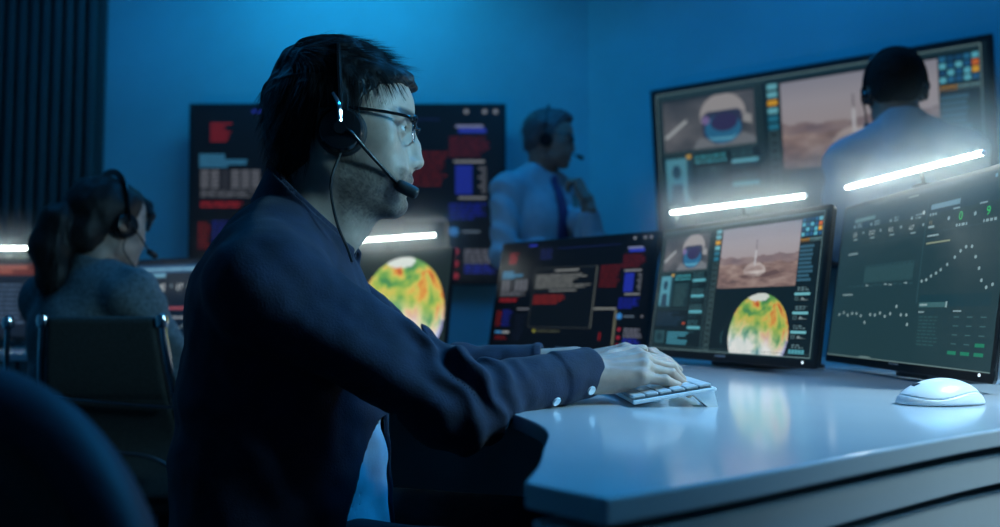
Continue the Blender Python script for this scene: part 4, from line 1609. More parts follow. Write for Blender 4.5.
def man_trousers(Q):
    d = ell(Q, (-.295, Y0, .53), (.140, .172, .095))
    for s in (-1, 1):
        d = smin(d, chain(Q, [(-.28, Y0 + s * .09, .525), (.10, Y0 + s * .11, .515), (.07, Y0 + s * .11, .09)], [.086, .066, .052], .02), .03)
    return d - .003 * vnoise(Q * 18, 61)
child('trousers', sdf_mesh('trousers', man_trousers, (-.47, .90, .06), (.22, 1.36, .66), .006, M['jeans']), man)
def shoe_f(a, fw):
    def f(Q):
        Fd = unit(fw); S = np.array([-Fd[1], Fd[0], 0])
        q = np.stack([(Q - a) @ Fd, (Q - a) @ S, Q[:, 2] - a[2]], 1)
        d = ell(q, (.07, 0, .035), (.13, .045, .045))
        d = smin(d, ell(q, (-.01, 0, .06), (.055, .04, .055)), .03)
        return smax(d, .002 - q[:, 2], .004)
    return f
def shoes(person, spots, m):
    for a, fw in spots:
        a = np.array(a, float)
        child('shoe', sdf_mesh('shoe', shoe_f(a, fw), a - np.array([.25, .25, .02]), a + np.array([.25, .25, .14]), .006, m), person)
shoes(man, [((.06, Y0 - .11, 0), (1, 0, 0)), ((.06, Y0 + .11, 0), (1, 0, 0))], M['shoe'])

# cuff buttons, set on the sleeve where the photo shows them
def hit(f, px, py, d0, d1, n=300):
    ds = np.linspace(d0, d1, n)
    pts = np.array([P(px, py, d) for d in ds])
    v = f(pts)
    k = np.argmax(v < 0)
    return pts[k] if (v < 0).any() else None
for (px, py) in ((591, 390), (556, 401)):
    h = hit(man_shirt, px, py, .9, 1.15)
    if h is None:
        h = P(px, py, 1.05)
    e = .002
    g = np.array([man_shirt((h + np.eye(3)[k] * e)[None])[0] - man_shirt((h - np.eye(3)[k] * e)[None])[0] for k in range(3)])
    g = unit(g)
    mb = MB(); zq = Vector((0, 0, 1)).rotation_difference(Vector(g)).to_matrix()
    mb.lathe([(.0005, .0022), (.0040, .0024), (.0056, .0028), (.0060, .0018), (.0056, 0)], h, 20, zq)
    ob = mb.build('button', M['button'], man, -np.array(man.location), smooth=True)
    ob['label'] = 'white cuff button'

headset(MF, 'black headset with boom microphone worn by the bearded man', -1, 1.0, cup_c=(.009, -.018), rad=.030, hw=.087, top=.1205,
        mic=(.083, .046, -.083), band_x=.0,
        cable=[P(331.5, 178, 1.04), P(332, 200, 1.045), P(338, 226, 1.04), P(347, 247, 1.055), P(352, 262, 1.05)])
glasses(MF, 'dark-rimmed glasses worn by the bearded man at the keyboard')

# his swivel stool
def star_base(root, c, r=.27, m='black'):
    for k in range(5):
        a = 2 * PI * k / 5 + .3
        e = np.array([math.cos(a), math.sin(a), 0])
        mb = MB(); mb.tube([np.array(c) + e * .02 + (0, 0, .11), np.array(c) + e * .14 + (0, 0, .095), np.array(c) + e * r + (0, 0, .07)], lambda t: .022 - .007 * t, n=10)
        arm = mb.build('base_arm', M[m], root, smooth=True)
        mb = MB(); p = np.array(c) + e * (r - .005); sd = np.array([-e[1], e[0], 0])
        mb.cyl(p + (0, 0, .028) - sd * .02, p + (0, 0, .028) + sd * .02, .028, n=18)
        mb.cyl(p + (0, 0, .03), p + (0, 0, .075), .008, n=10)
        mb.build('caster', M['black'], arm, smooth=True)
    mb = MB(); mb.cyl(np.array(c) + (0, 0, .08), np.array(c) + (0, 0, .25), .032, n=20); mb.cyl(np.array(c) + (0, 0, .25), np.array(c) + (0, 0, .38), .02, n=20)
    mb.build('gas_column', M['chrome'] if m == 'chrome' else M['black'], root, smooth=True)
st = empty('office_chair', (-.27, Y0, 0))
tag(st, 'dark low seat under the bearded man at the desk', 'chair')
star_base(st, (0, 0, 0))
def seat_f(Q):
    return rbox(Q, (0, 0, .405), (.23, .23, .035), .03) - .012 * np.exp(-(Q[:, 0] ** 2 + Q[:, 1] ** 2) / .03) * 0
link('seat', sdf_mesh('seat', seat_f, (-.3, -.3, .35), (.3, .3, .46), .008, M['mesh']), st)

# ================================================================== generic clothing pieces for the others
def collar_piece(fr, base, top, r0, r1, lowcut, topcut):
    def f(Q):
        q = fr.loc(Q)
        c = rcone(q, base, top, r0, r1)
        c = np.abs(c) - .0035
        c = np.maximum(c, plane(q, topcut[0], topcut[1]))
        return np.maximum(c, -plane(q, lowcut[0], lowcut[1]))
    return f

# ================================================================== the woman at the left
WO = P(108, 221, 2.19)
WF = Frame(WO, rotz(.98) @ roty(.05))
BF = Frame(WO, rotz(1.15))
wz = WO[2]
def wjoint(*p):
    return BF.w(p)
WS = [wjoint(-.05, -.160, -.205), wjoint(-.05, .160, -.205)]
WE = [wjoint(.06, -.215, -.415), wjoint(.06, .225, -.415)]
WW = [wjoint(.27, -.13, -.335), wjoint(.27, .12, -.335)]
WBR = basis(BF.R @ np.array([.97, .1, 0]), (0, 0, 1), True)
WBL = basis(BF.R @ np.array([.97, -.1, 0]), (0, 0, 1), False)
soft = [(.3, .4, .2)] * 4
def w_torso(Q):
    q = BF.loc(Q)
    d = ell(q, (-.055, 0, -.32), (.105, .15, .17))
    d = smin(d, ell(q, (-.055, 0, -.50), (.11, .14, .14)), .05)
    d = smin(d, ell(q, (-.05, 0, -.59), (.13, .17, .10)), .05)
    for s in (-1, 1):
        d = smin(d, rcone(q, (-.04, s * .04, -.155), (-.05, s * .155, -.205), .042, .05), .04)
    return d
def w_body(Q):
    hd = bounded(Q, WO, .17, lambda p: head_sdf(WF.loc(p) / .96, True) * .96)
    nk = rcone(Q, WF.w((-.02, 0, -.06)), wjoint(-.045, 0, -.18), .047, .05)
    d = smin(hd, nk, .02)
    d = smin(d, w_torso(Q) + .02, .03)
    for i, B in ((0, WBR), (1, WBL)):
        a = chain(Q, [WS[i], WE[i], WW[i]], [.036, .03, .021], .01)
        a = smin(a, bounded(Q, WW[i] + B[0] * .07, .17, lambda q: hand_sdf(q, WW[i], *B, curl=soft, k=.85)), .01)
        d = smin(d, a, .02)
    for s in (-1, 1):
        d = smin(d, chain(Q, [wjoint(-.05, s * .09, -.60), wjoint(.36, s * .1, -.61), wjoint(.34, s * .1, 1.0 - 1.0 - wz + .12)], [.065, .045, .035], .01), .03)
    return d
WSK = (.48, .33, .27)
def w_tone(p):
    q = WF.loc(p) / .96
    c = head_tone(q, WSK, (.42, .18, .17), female=True)
    c[(q ** 2).sum(1) > .19 ** 2] = WSK
    return c
woman = skin_obj('person', w_body, wjoint(0, 0, 0) - np.array([.5, .5, wz - .02]), wjoint(0, 0, 0) + np.array([.55, .6, .15]), .0045, M['skinfar'], w_tone,
                 (WO[0], WO[1], 0), 'dark-haired woman with ponytail in grey jacket seated at the left, facing away')
def w_hair(Q):
    q = WF.loc(Q) / .96
    o = ell(q, (-.012, 0, .032), (.108, .086, .093))
    o = smin(o, ell(q, (-.05, 0, -.01), (.062, .07, .065)), .02)
    o = smin(o, ell(q, (-.075, 0, -.05), (.05, .062, .06)), .02)
    o = o - .004 * vnoise(q * np.array([30, 60, 30]), 71)
    zm = np.interp(q[:, 0], [-.13, -.05, -.035, -.02, .01, .018, .03, .055, .08, .12], [-.10, -.10, -.06, -.01, -.01, -.04, -.012, .028, .046, .052])
    cap = smax(o, (zm - q[:, 2]) * .75, .006)
    tail = chain(q, [(-.095, .01, .01), (-.128, .015, -.02), (-.140, .02, -.09), (-.125, .02, -.17), (-.105, .02, -.24)], [.032, .042, .047, .038, .012], .03)
    tail = tail - .004 * vnoise(q * np.array([60, 60, 14]), 72)
    fr_ = chain(q, [(.07, .0, .085), (.102, .02, .06), (.100, .045, .028)], [.016, .013, .007], .01)
    fr2 = chain(q, [(.07, .0, .085), (.104, -.02, .058), (.101, -.045, .026), (.080, -.066, -.02)], [.016, .014, .011, .005], .01)
    return su(.012, cap, tail, fr_, fr2) * .96
def w_flow(p):
    q = WF.loc(p)
    d = np.array([-.105, 0, .03]) - q
    tail = (q[:, 0] < -.105)[:, None]
    d /= np.linalg.norm(d, axis=1)[:, None] + 1e-9
    d = np.where(tail, np.array([.05, 0, -1.0]), d)
    return d @ WF.R.T
hair_child('hair', w_hair, WO - np.array([.3, .28, .30]), WO + np.array([.2, .2, .16]), .004, M['hair'], w_flow, 2200, .05, .0007, .1, woman, 5, .15)
def w_jacket(Q):
    d = w_torso(Q) - .016
    for i in (0, 1):
        t = along(Q, WE[i], WW[i])
        a = chain(Q, [WS[i], WE[i], WW[i]], [.060, .049, .036], .02)
        a = a - .004 * np.sin(Q @ np.array([40, 30, 60.]) + 2 * vnoise(Q * 14, 75)) * np.exp(-((t - .05) / .35) ** 2)
        a = np.maximum(a, (t - .88) * .3)
        d = smin(d, a, .03)
    d = d - .0035 * np.sin(Q @ np.array([22, 12, 40.]) + 2 * vnoise(Q * 9, 76))
    q = BF.loc(Q)
    d = thick(d, .011)
    neck = rcone(q, (-.045, 0, -.20), (-.02, 0, -.06), .060, .056)
    d = np.maximum(d, -np.maximum(neck, -plane(q, (-.04, 0, -.185), (.3, 0, .95))))
    ve = np.maximum(np.abs(q[:, 1]) - .05 * np.clip((q[:, 2] + .42) / .2, 0, 1), -(q[:, 0] - .0))
    d = np.maximum(d, -np.maximum(ve, -(q[:, 2] + .42)))
    col = np.abs(rcone(q, (-.05, 0, -.20), (-.025, 0, -.09), .071, .060)) - .006
    col = np.maximum(col, plane(q, (-.085, 0, -.098), (.5, 0, .86)))
    col = np.maximum(col, -plane(q, (-.05, 0, -.185), (.3, 0, .95)))
    d = smin(d, col, .006)
    return np.maximum(d, -(q[:, 2] + .62))
child('jacket', sdf_mesh('jacket', w_jacket, wjoint(0, 0, 0) - np.array([.42, .42, .66]), wjoint(0, 0, 0) + np.array([.42, .42, -.05]), .0055, M['jacket']), woman)
def w_top(Q):
    d = thick(w_torso(Q) - .002, .006)
    q = BF.loc(Q)
    neck = rcone(q, (-.045, 0, -.20), (-.02, 0, -.06), .058, .054)
    return np.maximum(np.maximum(d, -neck), np.maximum(q[:, 2] + .17, -(q[:, 2] + .62)))
child('blouse', sdf_mesh('blouse', w_top, wjoint(0, 0, 0) - np.array([.3, .3, .64]), wjoint(0, 0, 0) + np.array([.3, .3, -.1]), .006, M['shirtblue']), woman)
def w_trousers(Q):
    d = ell(BF.loc(Q), (-.05, 0, -.60), (.135, .172, .085))
    for s in (-1, 1):
        d = smin(d, chain(Q, [wjoint(-.05, s * .09, -.60), wjoint(.36, s * .1, -.605), wjoint(.34, s * .1, -wz + .1)], [.084, .062, .05], .02), .03)
    return d
child('trousers', sdf_mesh('trousers', w_trousers, wjoint(0, 0, 0) - np.array([.4, .4, wz - .04]), wjoint(0, 0, 0) + np.array([.6, .6, -.45]), .009, M['trousers']), woman)
fwd = BF.R @ np.array([1, 0, 0])
sp = []
for s in (-1, 1):
    a = wjoint(.34, s * .1, 0); a[2] = 0; sp.append((a, fwd))
shoes(woman, sp, M['shoe'])
headset(WF, 'black headset with microphone worn by the woman with the ponytail', -1, .98, cup_c=(.004, -.016), rad=.033, hw=.089, top=.134, mic=(.088, .06, -.075),
        cable=[WF.w((.0, -.085, -.085)), wjoint(.03, -.09, -.15), wjoint(.06, -.08, -.22)])

# ================================================================== the standing man, seen from behind
SO = P(895, 89, 2.45)
SF = Frame(SO, rotz(1.22))
SB = Frame(SO + np.array([.018, 0, 0]), rotz(1.12))
sz = SO[2]
def sj(*p):
    return SB.w(p)
SS = [sj(-.03, -.155, -.215), sj(-.03, .153, -.215)]
SE = [sj(.02, -.185, -.465), sj(.02, .180, -.465)]
SW = [sj(.235, -.03, -.44), sj(.235, .06, -.40)]
SBR = basis(SB.R @ np.array([.3, .95, 0]), SB.R @ np.array([.9, 0, .3]), True)
SBL = basis(SB.R @ np.array([.3, -.95, 0]), SB.R @ np.array([.9, 0, .3]), False)
def s_torso(Q):
    q = SB.loc(Q)
    d = ell(q, (-.02, 0, -.35), (.115, .148, .19))
    d = smin(d, ell(q, (-.01, 0, -.56), (.11, .155, .16)), .05)
    d = smin(d, ell(q, (-.01, 0, -.70), (.12, .165, .11)), .05)
    for s in (-1, 1):
        d = smin(d, rcone(q, (-.03, s * .04, -.145), (-.03, s * .155, -.212), .052, .052), .045)
    return d
def s_body(Q):
    hd = bounded(Q, SO, .17, lambda p: head_sdf(SF.loc(p)))
    nk = rcone(Q, SF.w((-.025, 0, -.06)), sj(-.035, 0, -.19), .056, .06)
    d = smin(hd, nk, .02)
    d = smin(d, s_torso(Q) + .02, .03)
    for i, B in ((0, SBR), (1, SBL)):
        a = chain(Q, [SS[i], SE[i], SW[i]], [.044, .038, .026], .01)
        a = smin(a, bounded(Q, SW[i] + B[0] * .07, .17, lambda q: hand_sdf(q, SW[i], *B, curl=soft)), .01)
        d = smin(d, a, .02)
    for s in (-1, 1):
        d = smin(d, chain(Q, [sj(-.01, s * .09, -.74), sj(.0, s * .1, -1.13), sj(-.02, s * .105, -sz + .1)], [.075, .05, .04], .01), .03)
    return d
SSK = (.20, .125, .09)
def s_tone(p):
    q = SF.loc(p)
    c = head_tone(q, SSK, (.22, .11, .1))
    c[(q ** 2).sum(1) > .2 ** 2] = SSK
    return c
sman = skin_obj('person', s_body, SO - np.array([.4, .4, sz - .02]), SO + np.array([.4, .4, .15]), .0045, M['skinfar'], s_tone,
                (SO[0], SO[1], 0), 'man in pale blue shirt standing with his back turned before the wall screen')
def s_hair(Q):
    q = SF.loc(Q)
    o = ell(q, (-.006, 0, .032), (.101, .080, .088))
    o = smin(o, ell(q, (-.045, 0, -.02), (.054, .062, .05)), .02)
    o = o - .002 * vnoise(q * 120, 81)
    zm = np.interp(q[:, 0], [-.13, -.05, -.04, -.028, -.02, .01, .02, .03, .05, .12], [-.070, -.070, -.055, -.02, .012, .012, -.01, .02, .05, .06])
    return smax(o, (zm - q[:, 2]) * .75, .006)
def s_flow(p):
    return np.repeat((SF.R @ np.array([.2, 0, -.8]))[None], len(p), 0)
hair_child('hair', s_hair, SO - np.array([.14, .14, .12]), SO + np.array([.14, .14, .15]), .004, M['hairmatte'], s_flow, 1500, .008, .0006, .5, sman, 6, .4)
def shirt_f(torso, S, E, W, fr, cuff, seed, hem, neckb, sleeve=(.064, .052, .038), collar=(.066, .058)):
    def f(Q):
        d = torso(Q) - .008
        n = vnoise(Q * 8, seed)
        d = d - .005 * np.sin(Q @ np.array([24, 14, 36.]) + 2.4 * n) * (.5 + .5 * vnoise(Q * 5, seed + 1))
        for i in (0, 1):
            t = along(Q, E[i], W[i])
            a = chain(Q, [S[i], E[i], W[i]], sleeve, .02)
            a = a - .005 * np.sin(Q @ np.array([44, 30, 58.]) + 2 * vnoise(Q * 14, seed + 2)) * np.exp(-((t - .05) / .4) ** 2)
            a = np.maximum(a, (t - cuff[i]) * .25)
            d = smin(d, a, .03)
        q = fr.loc(Q)
        d = thick(d, .011)
        nb, nt = neckb
        neck = rcone(q, nb, nt, collar[0] - .004, collar[1] - .002)
        d = np.maximum(d, -np.maximum(neck, -plane(q, nb, (.3, 0, .95))))
        col = np.abs(rcone(q, nb, nt, collar[0] + .006, collar[1] + .003)) - .006
        nb = np.array(nb); nt = np.array(nt)
        col = np.maximum(col, plane(q, nb + (nt - nb) * .55 + np.array([-.05, 0, .03]), (.42, 0, .9)))
        col = np.maximum(col, -plane(q, nb - (nt - nb) * .3, (.3, 0, .95)))
        d = smin(d, col, .006)
        return np.maximum(d, -(q[:, 2] + hem))
    return f
child('shirt', sdf_mesh('shirt', shirt_f(s_torso, SS, SE, SW, SB, (.92, .92), 90, .74, ((-.035, 0, -.18), (-.025, 0, -.05))),
                        SO - np.array([.42, .42, .78]), SO + np.array([.42, .42, -.02]), .0055, M['shirtblue']), sman)
def legs_f(fr, hz, hips, z_ank, spread=.10, r=(.092, .068, .056)):
    def f(Q):
        q = fr.loc(Q)
        d = ell(q, (-.01, 0, hz), (.125, .17, .13))
        for s in (-1, 1):
            d = smin(d, chain(q, [(-.01, s * .085, hz - .04), (.0, s * spread, (hz + z_ank) / 2), (-.02, s * (spread + .005), z_ank)], list(r), .03), .03)
        d = np.maximum(d, q[:, 2] - hz - .09)
        return d - .002 * vnoise(Q * 15, 95)
    return f
child('trousers', sdf_mesh('trousers', legs_f(SB, -.78, 0, -sz + .05), SO - np.array([.35, .35, sz - .0]), SO + np.array([.35, .35, -.6]), .009, M['trousers']), sman)
fw = SB.R @ np.array([1, 0, 0]); sp = []
for s in (-1, 1):
    a = sj(-.02, s * .105, 0); a[2] = 0; sp.append((a, fw))
shoes(sman, sp, M['shoe'])
headset(SF, 'black headset with thin microphone arm worn by the standing man seen from behind', 1, 1.0, rad=.024, hw=.083, top=.122, mic=(.085, .075, -.085))

# ================================================================== the man thinking by the wall
TO = P(548, 139, 3.4)
TF = Frame(TO, rotz(-.16) @ roty(.06))
TB = Frame(TO, rotz(-.85))
tz = TO[2]
def tj(*p):
    return TB.w(p)
TS = [tj(-.05, -.19, -.225), tj(-.05, .175, -.225)]
TE = [tj(.0, -.245, -.50), P(592, 243, 3.20)]
TW = [tj(.20, .02, -.44), P(587, 199, 3.165)]
TBR = basis(TB.R @ np.array([.3, .95, 0]), TB.R @ np.array([.9, 0, .3]), True)
TFD = unit(P(575, 174, 3.2) - P(587, 199, 3.165))
TBL = basis(TFD, TB.R @ np.array([.95, .3, 0.0]), False)
fist = [(.9, 1.2, .6), (1.0, 1.3, .7), (1.1, 1.3, .7), (1.1, 1.3, .7)]
def t_torso(Q):
    q = TB.loc(Q)
    d = ell(q, (-.035, 0, -.36), (.11, .168, .19))
    d = smin(d, ell(q, (-.03, 0, -.56), (.11, .15, .16)), .05)
    d = smin(d, ell(q, (-.03, 0, -.70), (.12, .16, .11)), .05)
    for s in (-1, 1):
        d = smin(d, rcone(q, (-.04, s * .04, -.155), (-.05, s * .175, -.222), .05, .054), .045)
    return d
def t_body(Q):
    hd = bounded(Q, TO, .17, lambda p: head_sdf(TF.loc(p)))
    nk = rcone(Q, TF.w((-.025, 0, -.06)), tj(-.04, 0, -.19), .052, .057)
    d = smin(hd, nk, .02)
    d = smin(d, t_torso(Q) + .02, .03)
    for i, B, cu in ((0, TBR, soft), (1, TBL, fist)):
        a = chain(Q, [TS[i], TE[i], TW[i]], [.042, .036, .026], .01)
        a = smin(a, bounded(Q, TW[i] + B[0] * .07, .17, lambda q: hand_sdf(q, TW[i], *B, curl=cu, k=.95)), .01)
        d = smin(d, a, .02)
    for s in (-1, 1):
        d = smin(d, chain(Q, [tj(-.02, s * .09, -.74), tj(-.01, s * .1, -1.13), tj(-.03, s * .105, -tz + .1)], [.075, .05, .04], .01), .03)
    return d
TSK = (.20, .135, .105)
def t_tone(p):
    q = TF.loc(p)
    c = head_tone(q, TSK, (.36, .2, .18), brow=(.08, .07, .07))
    c[(q ** 2).sum(1) > .2 ** 2] = TSK
    return c
tman = skin_obj('person', t_body, TO - np.array([.42, .45, tz - .02]), TO + np.array([.42, .42, .15]), .0048, M['skinfar'], t_tone,
                (TO[0], TO[1], 0), 'grey-haired man in light shirt and tie standing by the wall, hand raised to his chin')
def t_hair(Q):
    q = TF.loc(Q)
    o = ell(q, (-.007, 0, .036), (.104, .082, .091))
    o = smin(o, ell(q, (.03, 0, .09), (.068, .06, .032)), .02)
    o = smin(o, ell(q, (-.047, 0, -.015), (.053, .062, .052)), .02)
    o = o - .004 * vnoise(q * np.array([40, 80, 60]), 101)
    zm = np.interp(q[:, 0], [-.13, -.05, -.04, -.028, -.02, .01, .016, .026, .034, .055, .09, .12], [-.066, -.066, -.055, -.02, .012, .012, -.02, -.01, .025, .052, .075, .08])
    return smax(o, (zm - q[:, 2]) * .75, .006)
def t_flow(p):
    q = TF.loc(p)
    d = np.repeat(np.array([-.6, 0, -.3])[None], len(p), 0)
    return d @ TF.R.T
hair_child('hair', t_hair, TO - np.array([.15, .14, .12]), TO + np.array([.15, .14, .16]), .0045, M['hairgrey'], t_flow, 1400, .02, .0007, .3, tman, 8, .3)
child('shirt', sdf_mesh('shirt', shirt_f(t_torso, TS, TE, TW, TB, (.5, .72), 110, .74, ((-.04, 0, -.195), (-.03, 0, -.06))),
                        TO - np.array([.45, .45, .78]), TO + np.array([.45, .45, -.02]), .0058, M['shirtblue']), tman)
def tie_f(Q):
    q = TB.loc(Q)
    # follow the front of the shirt
    zz = np.clip(q[:, 2], -.66, -.16)
    w = np.interp(zz, [-.66, -.60, -.2, -.185, -.16], [.004, .042, .022, .018, .022])
    surf = t_torso(Q) - .013
    d = np.maximum(np.abs(surf - .003) - .004, np.abs(q[:, 1]) - w)
    d = np.maximum(d, np.maximum(-q[:, 0] + .0, np.maximum(q[:, 2] + .19, -(q[:, 2] + .66))))
    knot = ell(q, (.028, 0, -.178), (.022, .02, .025))
    return smin(d, knot, .006)
child('tie', sdf_mesh('tie', tie_f, TO - np.array([.25, .25, .7]), TO + np.array([.25, .25, -.1]), .005, M['tie']), tman)
child('trousers', sdf_mesh('trousers', legs_f(TB, -.79, 0, -tz + .05), TO - np.array([.35, .35, tz]), TO + np.array([.35, .35, -.6]), .009, M['trousers']), tman)
fw = TB.R @ np.array([1, 0, 0]); sp = []
for s in (-1, 1):
    a = tj(-.03, s * .105, 0); a[2] = 0; sp.append((a, fw))
shoes(tman, sp, M['shoe'])
headset(TF, 'headset with boom microphone worn by the man thinking by the wall', 1, 1.0, rad=.026, hw=.088, top=.134, mic=(.125, .03, -.062))
glasses(TF, 'thick dark glasses worn by the man thinking by the wall', full=True)
# ------------------------------------------------------------------ the woman's chair
wc = BF.w((-.03, 0, 0)); ch = empty('office_chair', (-.905, 2.17, 0), (0, 0, 1.5))
tag(ch, 'grey padded office chair with chrome frame holding the woman at the left', 'chair')
star_base(ch, (0, 0, 0), .28, 'chrome')
def wseat(Q):
    return rbox(Q, (.03, 0, .408), (.23, .21, .026), .022)
link('seat', sdf_mesh('seat', wseat, (-.25, -.28, .37), (.31, .28, .45), .008, M['mesh']), ch)
BX = -.215
BW = .165
def back_x(z):
    return BX - .05 * (z - .43) - .08 * np.clip((z - .72), 0, 1) + .05 * np.exp(-((z - .56) / .1) ** 2)
def bw(z):
    return .188 - .11 * (z - .43)
def wback(Q):
    z = Q[:, 2]
    q = np.stack([Q[:, 0] - back_x(z), Q[:, 1], z - .635], 1)
    q[:, 1] *= (BW - .012) / (bw(z) - .012)
    d = rbox(q, (0, 0, 0), (.016, BW - .012, .215), .014)
    # stitched channels across the pad
    return d - .0 + .004 * np.exp(-((z - .655) / .006) ** 2)
link('backrest', sdf_mesh('backrest', wback, (-.36, -.26, .42), (-.14, .26, .91), .006, M['mesh']), ch)
for s in (-1, 1):
    mb = MB()
    zz = np.linspace(.40, .83, 10)
    mb.tube([(back_x(z) - .006, s * bw(z), z) for z in zz], .0085, n=12, sub=3)
    rail = mb.build('side_rail', M['chrome'], ch, smooth=True)
    mb = MB(); bx_ = float(back_x(np.array(.838)))
    mb.lathe([(.003, -.018), (.013, -.014), (.0155, 0), (.013, .012), (.004, .017)], (bx_ - .006, s * bw(.84), .840), 20)
    mb.build('rail_knob', M['chrome'], rail, smooth=True)
    # arm: loop beside the seat
    mb = MB(); zz = np.linspace(.40, .825, 8); mb.tube([(back_x(z) - .02, s * (bw(z) + .075), z) for z in zz], .0065, n=10, sub=3)
    post = mb.build('outer_rail', M['chrome'], ch, smooth=True)
    mb = MB(); mb.lathe([(.003, -.016), (.011, -.012), (.0135, 0), (.011, .012), (.004, .016)], (float(back_x(np.array(.835))) - .02, s * (bw(.835) + .075), .835), 20)
    mb.build('rail_knob', M['chrome'], post, smooth=True)
mb = MB(); mb.tube([(float(back_x(np.array(.66))) - .024, -BW, .64), (float(back_x(np.array(.66))) - .030, 0, .652), (float(back_x(np.array(.66))) - .024, BW, .664)], .004, n=8)
mb.build('cross_bar', M['chrome'], ch, smooth=True)
mb = MB(); mb.tube([(BX - .04, -.19, .50), (BX - .045, -.1, .535), (BX - .045, .1, .535), (BX - .04, .19, .50)], .005, n=8)
mb.build('lower_bar', M['bezelside'], ch, smooth=True)

# ------------------------------------------------------------------ foreground chair back at the lower left
fc = empty('office_chair', (-.386, .26, 0))
tag(fc, 'dark rounded chair back, blurred, closest to the viewer at the lower left', 'chair')
star_base(fc, (0, 0, 0), .27)
def fseat(Q):
    return rbox(Q, (0, -.02, .42), (.22, .22, .03), .028)
link('seat', sdf_mesh('seat', fseat, (-.26, -.28, .37), (.26, .24, .47), .009, M['mesh']), fc)
def fback_shape(Q, g):
    # rounded outline in X-Z, gently wrapped in Y
    x = Q[:, 0] / (.205 - g); z = (Q[:, 2] - .600) / (.232 - g)
    r = (np.abs(x) ** 2.4 + np.abs(z) ** 2.4) ** (1 / 2.4)
    return (r - 1) * .2
def fback(Q):
    y = Q[:, 1] - (.25 - .9 * Q[:, 0] ** 2)
    o = fback_shape(Q, .02)
    d = smax(o, np.abs(y) - .018, .02)
    return d
link('backrest', sdf_mesh('backrest', fback, (-.25, .13, .34), (.25, .32, .86), .005, M['mesh']), fc)
def frim(Q):
    y = Q[:, 1] - (.258 - .9 * Q[:, 0] ** 2)
    o = fback_shape(Q, .0)
    return np.sqrt(np.minimum(0, 0) + (o + .016) ** 2 + (y * .8) ** 2) - .019
link('rim', sdf_mesh('rim', frim, (-.25, .13, .34), (.25, .32, .86), .005, M['chairdark']), fc)
mb = MB(); mb.tube([(0, .05, .39), (0, .22, .40), (0, .29, .47), (0, .275, .56)], .018, n=12); mb.build('back_bar', M['black'], fc, smooth=True)

# ------------------------------------------------------------------ lights
def area(name, loc, target, size, color, power, spread=None, size_y=None):
    l = bpy.data.lights.new(name, 'AREA')
    l.energy = power
    l.color = color
    l.shape = 'RECTANGLE' if size_y else 'SQUARE'
    l.size = size
    if size_y:
        l.size_y = size_y
    if spread:
        l.spread = math.radians(spread)
    o = bpy.data.objects.new(name, l)
    COL.objects.link(o)
    o.location = loc
    d = Vector(target) - Vector(loc)
    o.rotation_euler = d.to_track_quat('-Z', 'Y').to_euler()
    return o
BLUE = (.012, .36, 1.0)
CYAN = (.03, .52, 1.0)
# cove light washing the back wall, and another over the angled wall
area('cove_light_back', (-.75, 3.75, 2.70), (-.75, 4.3, 1.7), 1.1, CYAN, 7, size_y=.12)
area('cove_light_back_far', (-1.9, 3.7, 2.70), (-2.0, 4.3, 1.2), 1.2, BLUE, 2.2, size_y=.12)
area('cove_light_right', (1.55, 2.9, 2.70), (1.9, 3.4, 1.6), 1.6, BLUE, 3.4, size_y=.12)
# blue ceiling panels over the desks
area('ceiling_panel_blue', (1.25, 1.3, 2.68), (.20, .95, .74), 1.0, (.012, .40, 1.0), 8.5, size_y=.6, spread=75)
area('ceiling_panel_far', (.3, 2.6, 2.70), (.2, 2.6, 0), 1.2, BLUE, 14, size_y=.6)
area('ceiling_panel_left', (-1.6, 2.0, 2.70), (-1.5, 2.2, 0), 1.0, BLUE, 5.5, size_y=.8)
# added cool key beyond the frame, stands in for monitor glow on the face
area('added_face_key', (1.45, .72, 1.45), (-.12, 1.13, 1.06), .30, (.30, .74, 1.0), 2.0, spread=50)

# added fill light beyond the right edge, whitens the near end of the desk
area('added_desk_fill', (1.45, .80, 2.0), (.76, 1.10, .74), .25, (.60, .88, 1.0), 3.6, spread=50)

w = bpy.data.worlds.new('room_bloom_haze')
SC.world = w
w.use_nodes = True
nt = w.node_tree
nt.nodes['Background'].inputs['Color'].default_value = (.002, .01, .03, 1)
nt.nodes['Background'].inputs['Strength'].default_value = 0.3
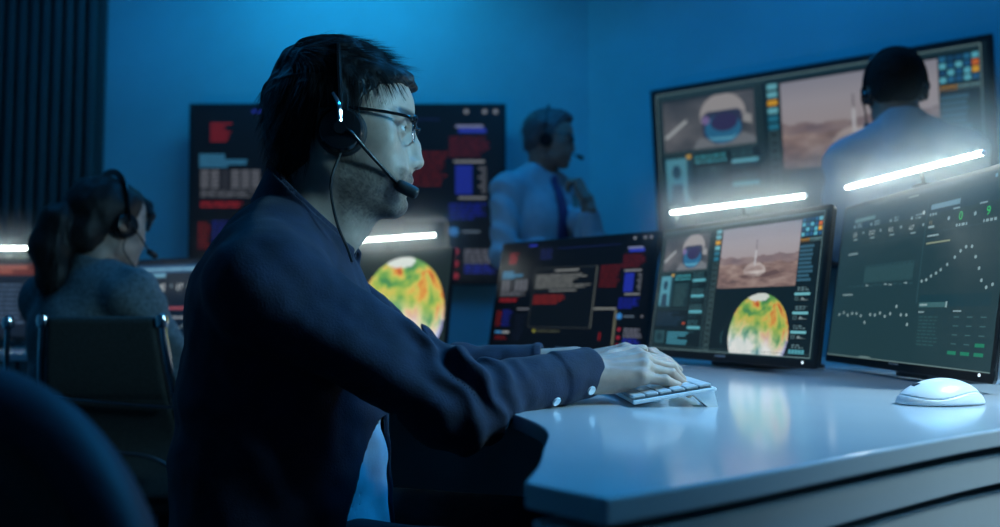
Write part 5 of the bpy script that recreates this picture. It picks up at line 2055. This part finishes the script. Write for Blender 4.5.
# scattering haze added around the glowing bars to imitate lens bloom
def vmath(op, a, b=None):
    n = nt.nodes.new('ShaderNodeVectorMath'); n.operation = op
    for i, x in enumerate((a, b)):
        if x is None:
            continue
        if isinstance(x, (tuple, list, np.ndarray)):
            n.inputs[i].default_value = tuple(float(k) for k in x)
        else:
            nt.links.new(x, n.inputs[i])
    return n.outputs['Value'] if op in ('DOT_PRODUCT', 'LENGTH') else n.outputs['Vector']
def smath(op, a, b=None, clamp=False):
    n = nt.nodes.new('ShaderNodeMath'); n.operation = op; n.use_clamp = clamp
    for i, x in enumerate((a, b)):
        if x is None:
            continue
        if isinstance(x, (int, float)):
            n.inputs[i].default_value = x
        else:
            nt.links.new(x, n.inputs[i])
    return n.outputs[0]
BLOOM_HAZE, BLOOM_R, AIR = 2.7, .068, .0
pos = nt.nodes.new('ShaderNodeNewGeometry').outputs['Position']
dens = None
for a, b in BARS:
    dv = b - a
    pa = vmath('SUBTRACT', pos, a)
    t = smath('MULTIPLY', vmath('DOT_PRODUCT', pa, dv), 1.0 / float(dv @ dv), True)
    sc_ = nt.nodes.new('ShaderNodeVectorMath'); sc_.operation = 'SCALE'
    sc_.inputs[0].default_value = tuple(float(k) for k in dv)
    nt.links.new(t, sc_.inputs['Scale'])
    r = vmath('LENGTH', vmath('SUBTRACT', pa, sc_.outputs['Vector']))
    k = smath('DIVIDE', r, BLOOM_R)
    e = smath('POWER', 2.718, smath('MULTIPLY', smath('MULTIPLY', k, k), -1.0))
    dens = e if dens is None else smath('ADD', dens, e)
dens = smath('ADD', smath('MULTIPLY', dens, BLOOM_HAZE), AIR)
vs = nt.nodes.new('ShaderNodeVolumeScatter')
vs.inputs['Color'].default_value = (.95, 1, .93, 1)
nt.links.new(dens, vs.inputs['Density'])
if BLOOM_HAZE:
    nt.links.new(vs.outputs['Volume'], nt.nodes['World Output'].inputs['Volume'])
w.cycles.volume_step_size = 0.06
SC.cycles.volume_max_steps = 400

SC.view_settings.view_transform = 'Standard'
SC.view_settings.look = 'None'
SC.view_settings.exposure = 0.0
SC.view_settings.gamma = 1.0
SC.view_settings.use_curve_mapping = False
SC.cycles.use_denoising = True
SC.cycles.max_bounces = 6
SC.cycles.sample_clamp_indirect = 6.0
SC.cycles.caustics_reflective = False
SC.cycles.caustics_refractive = False
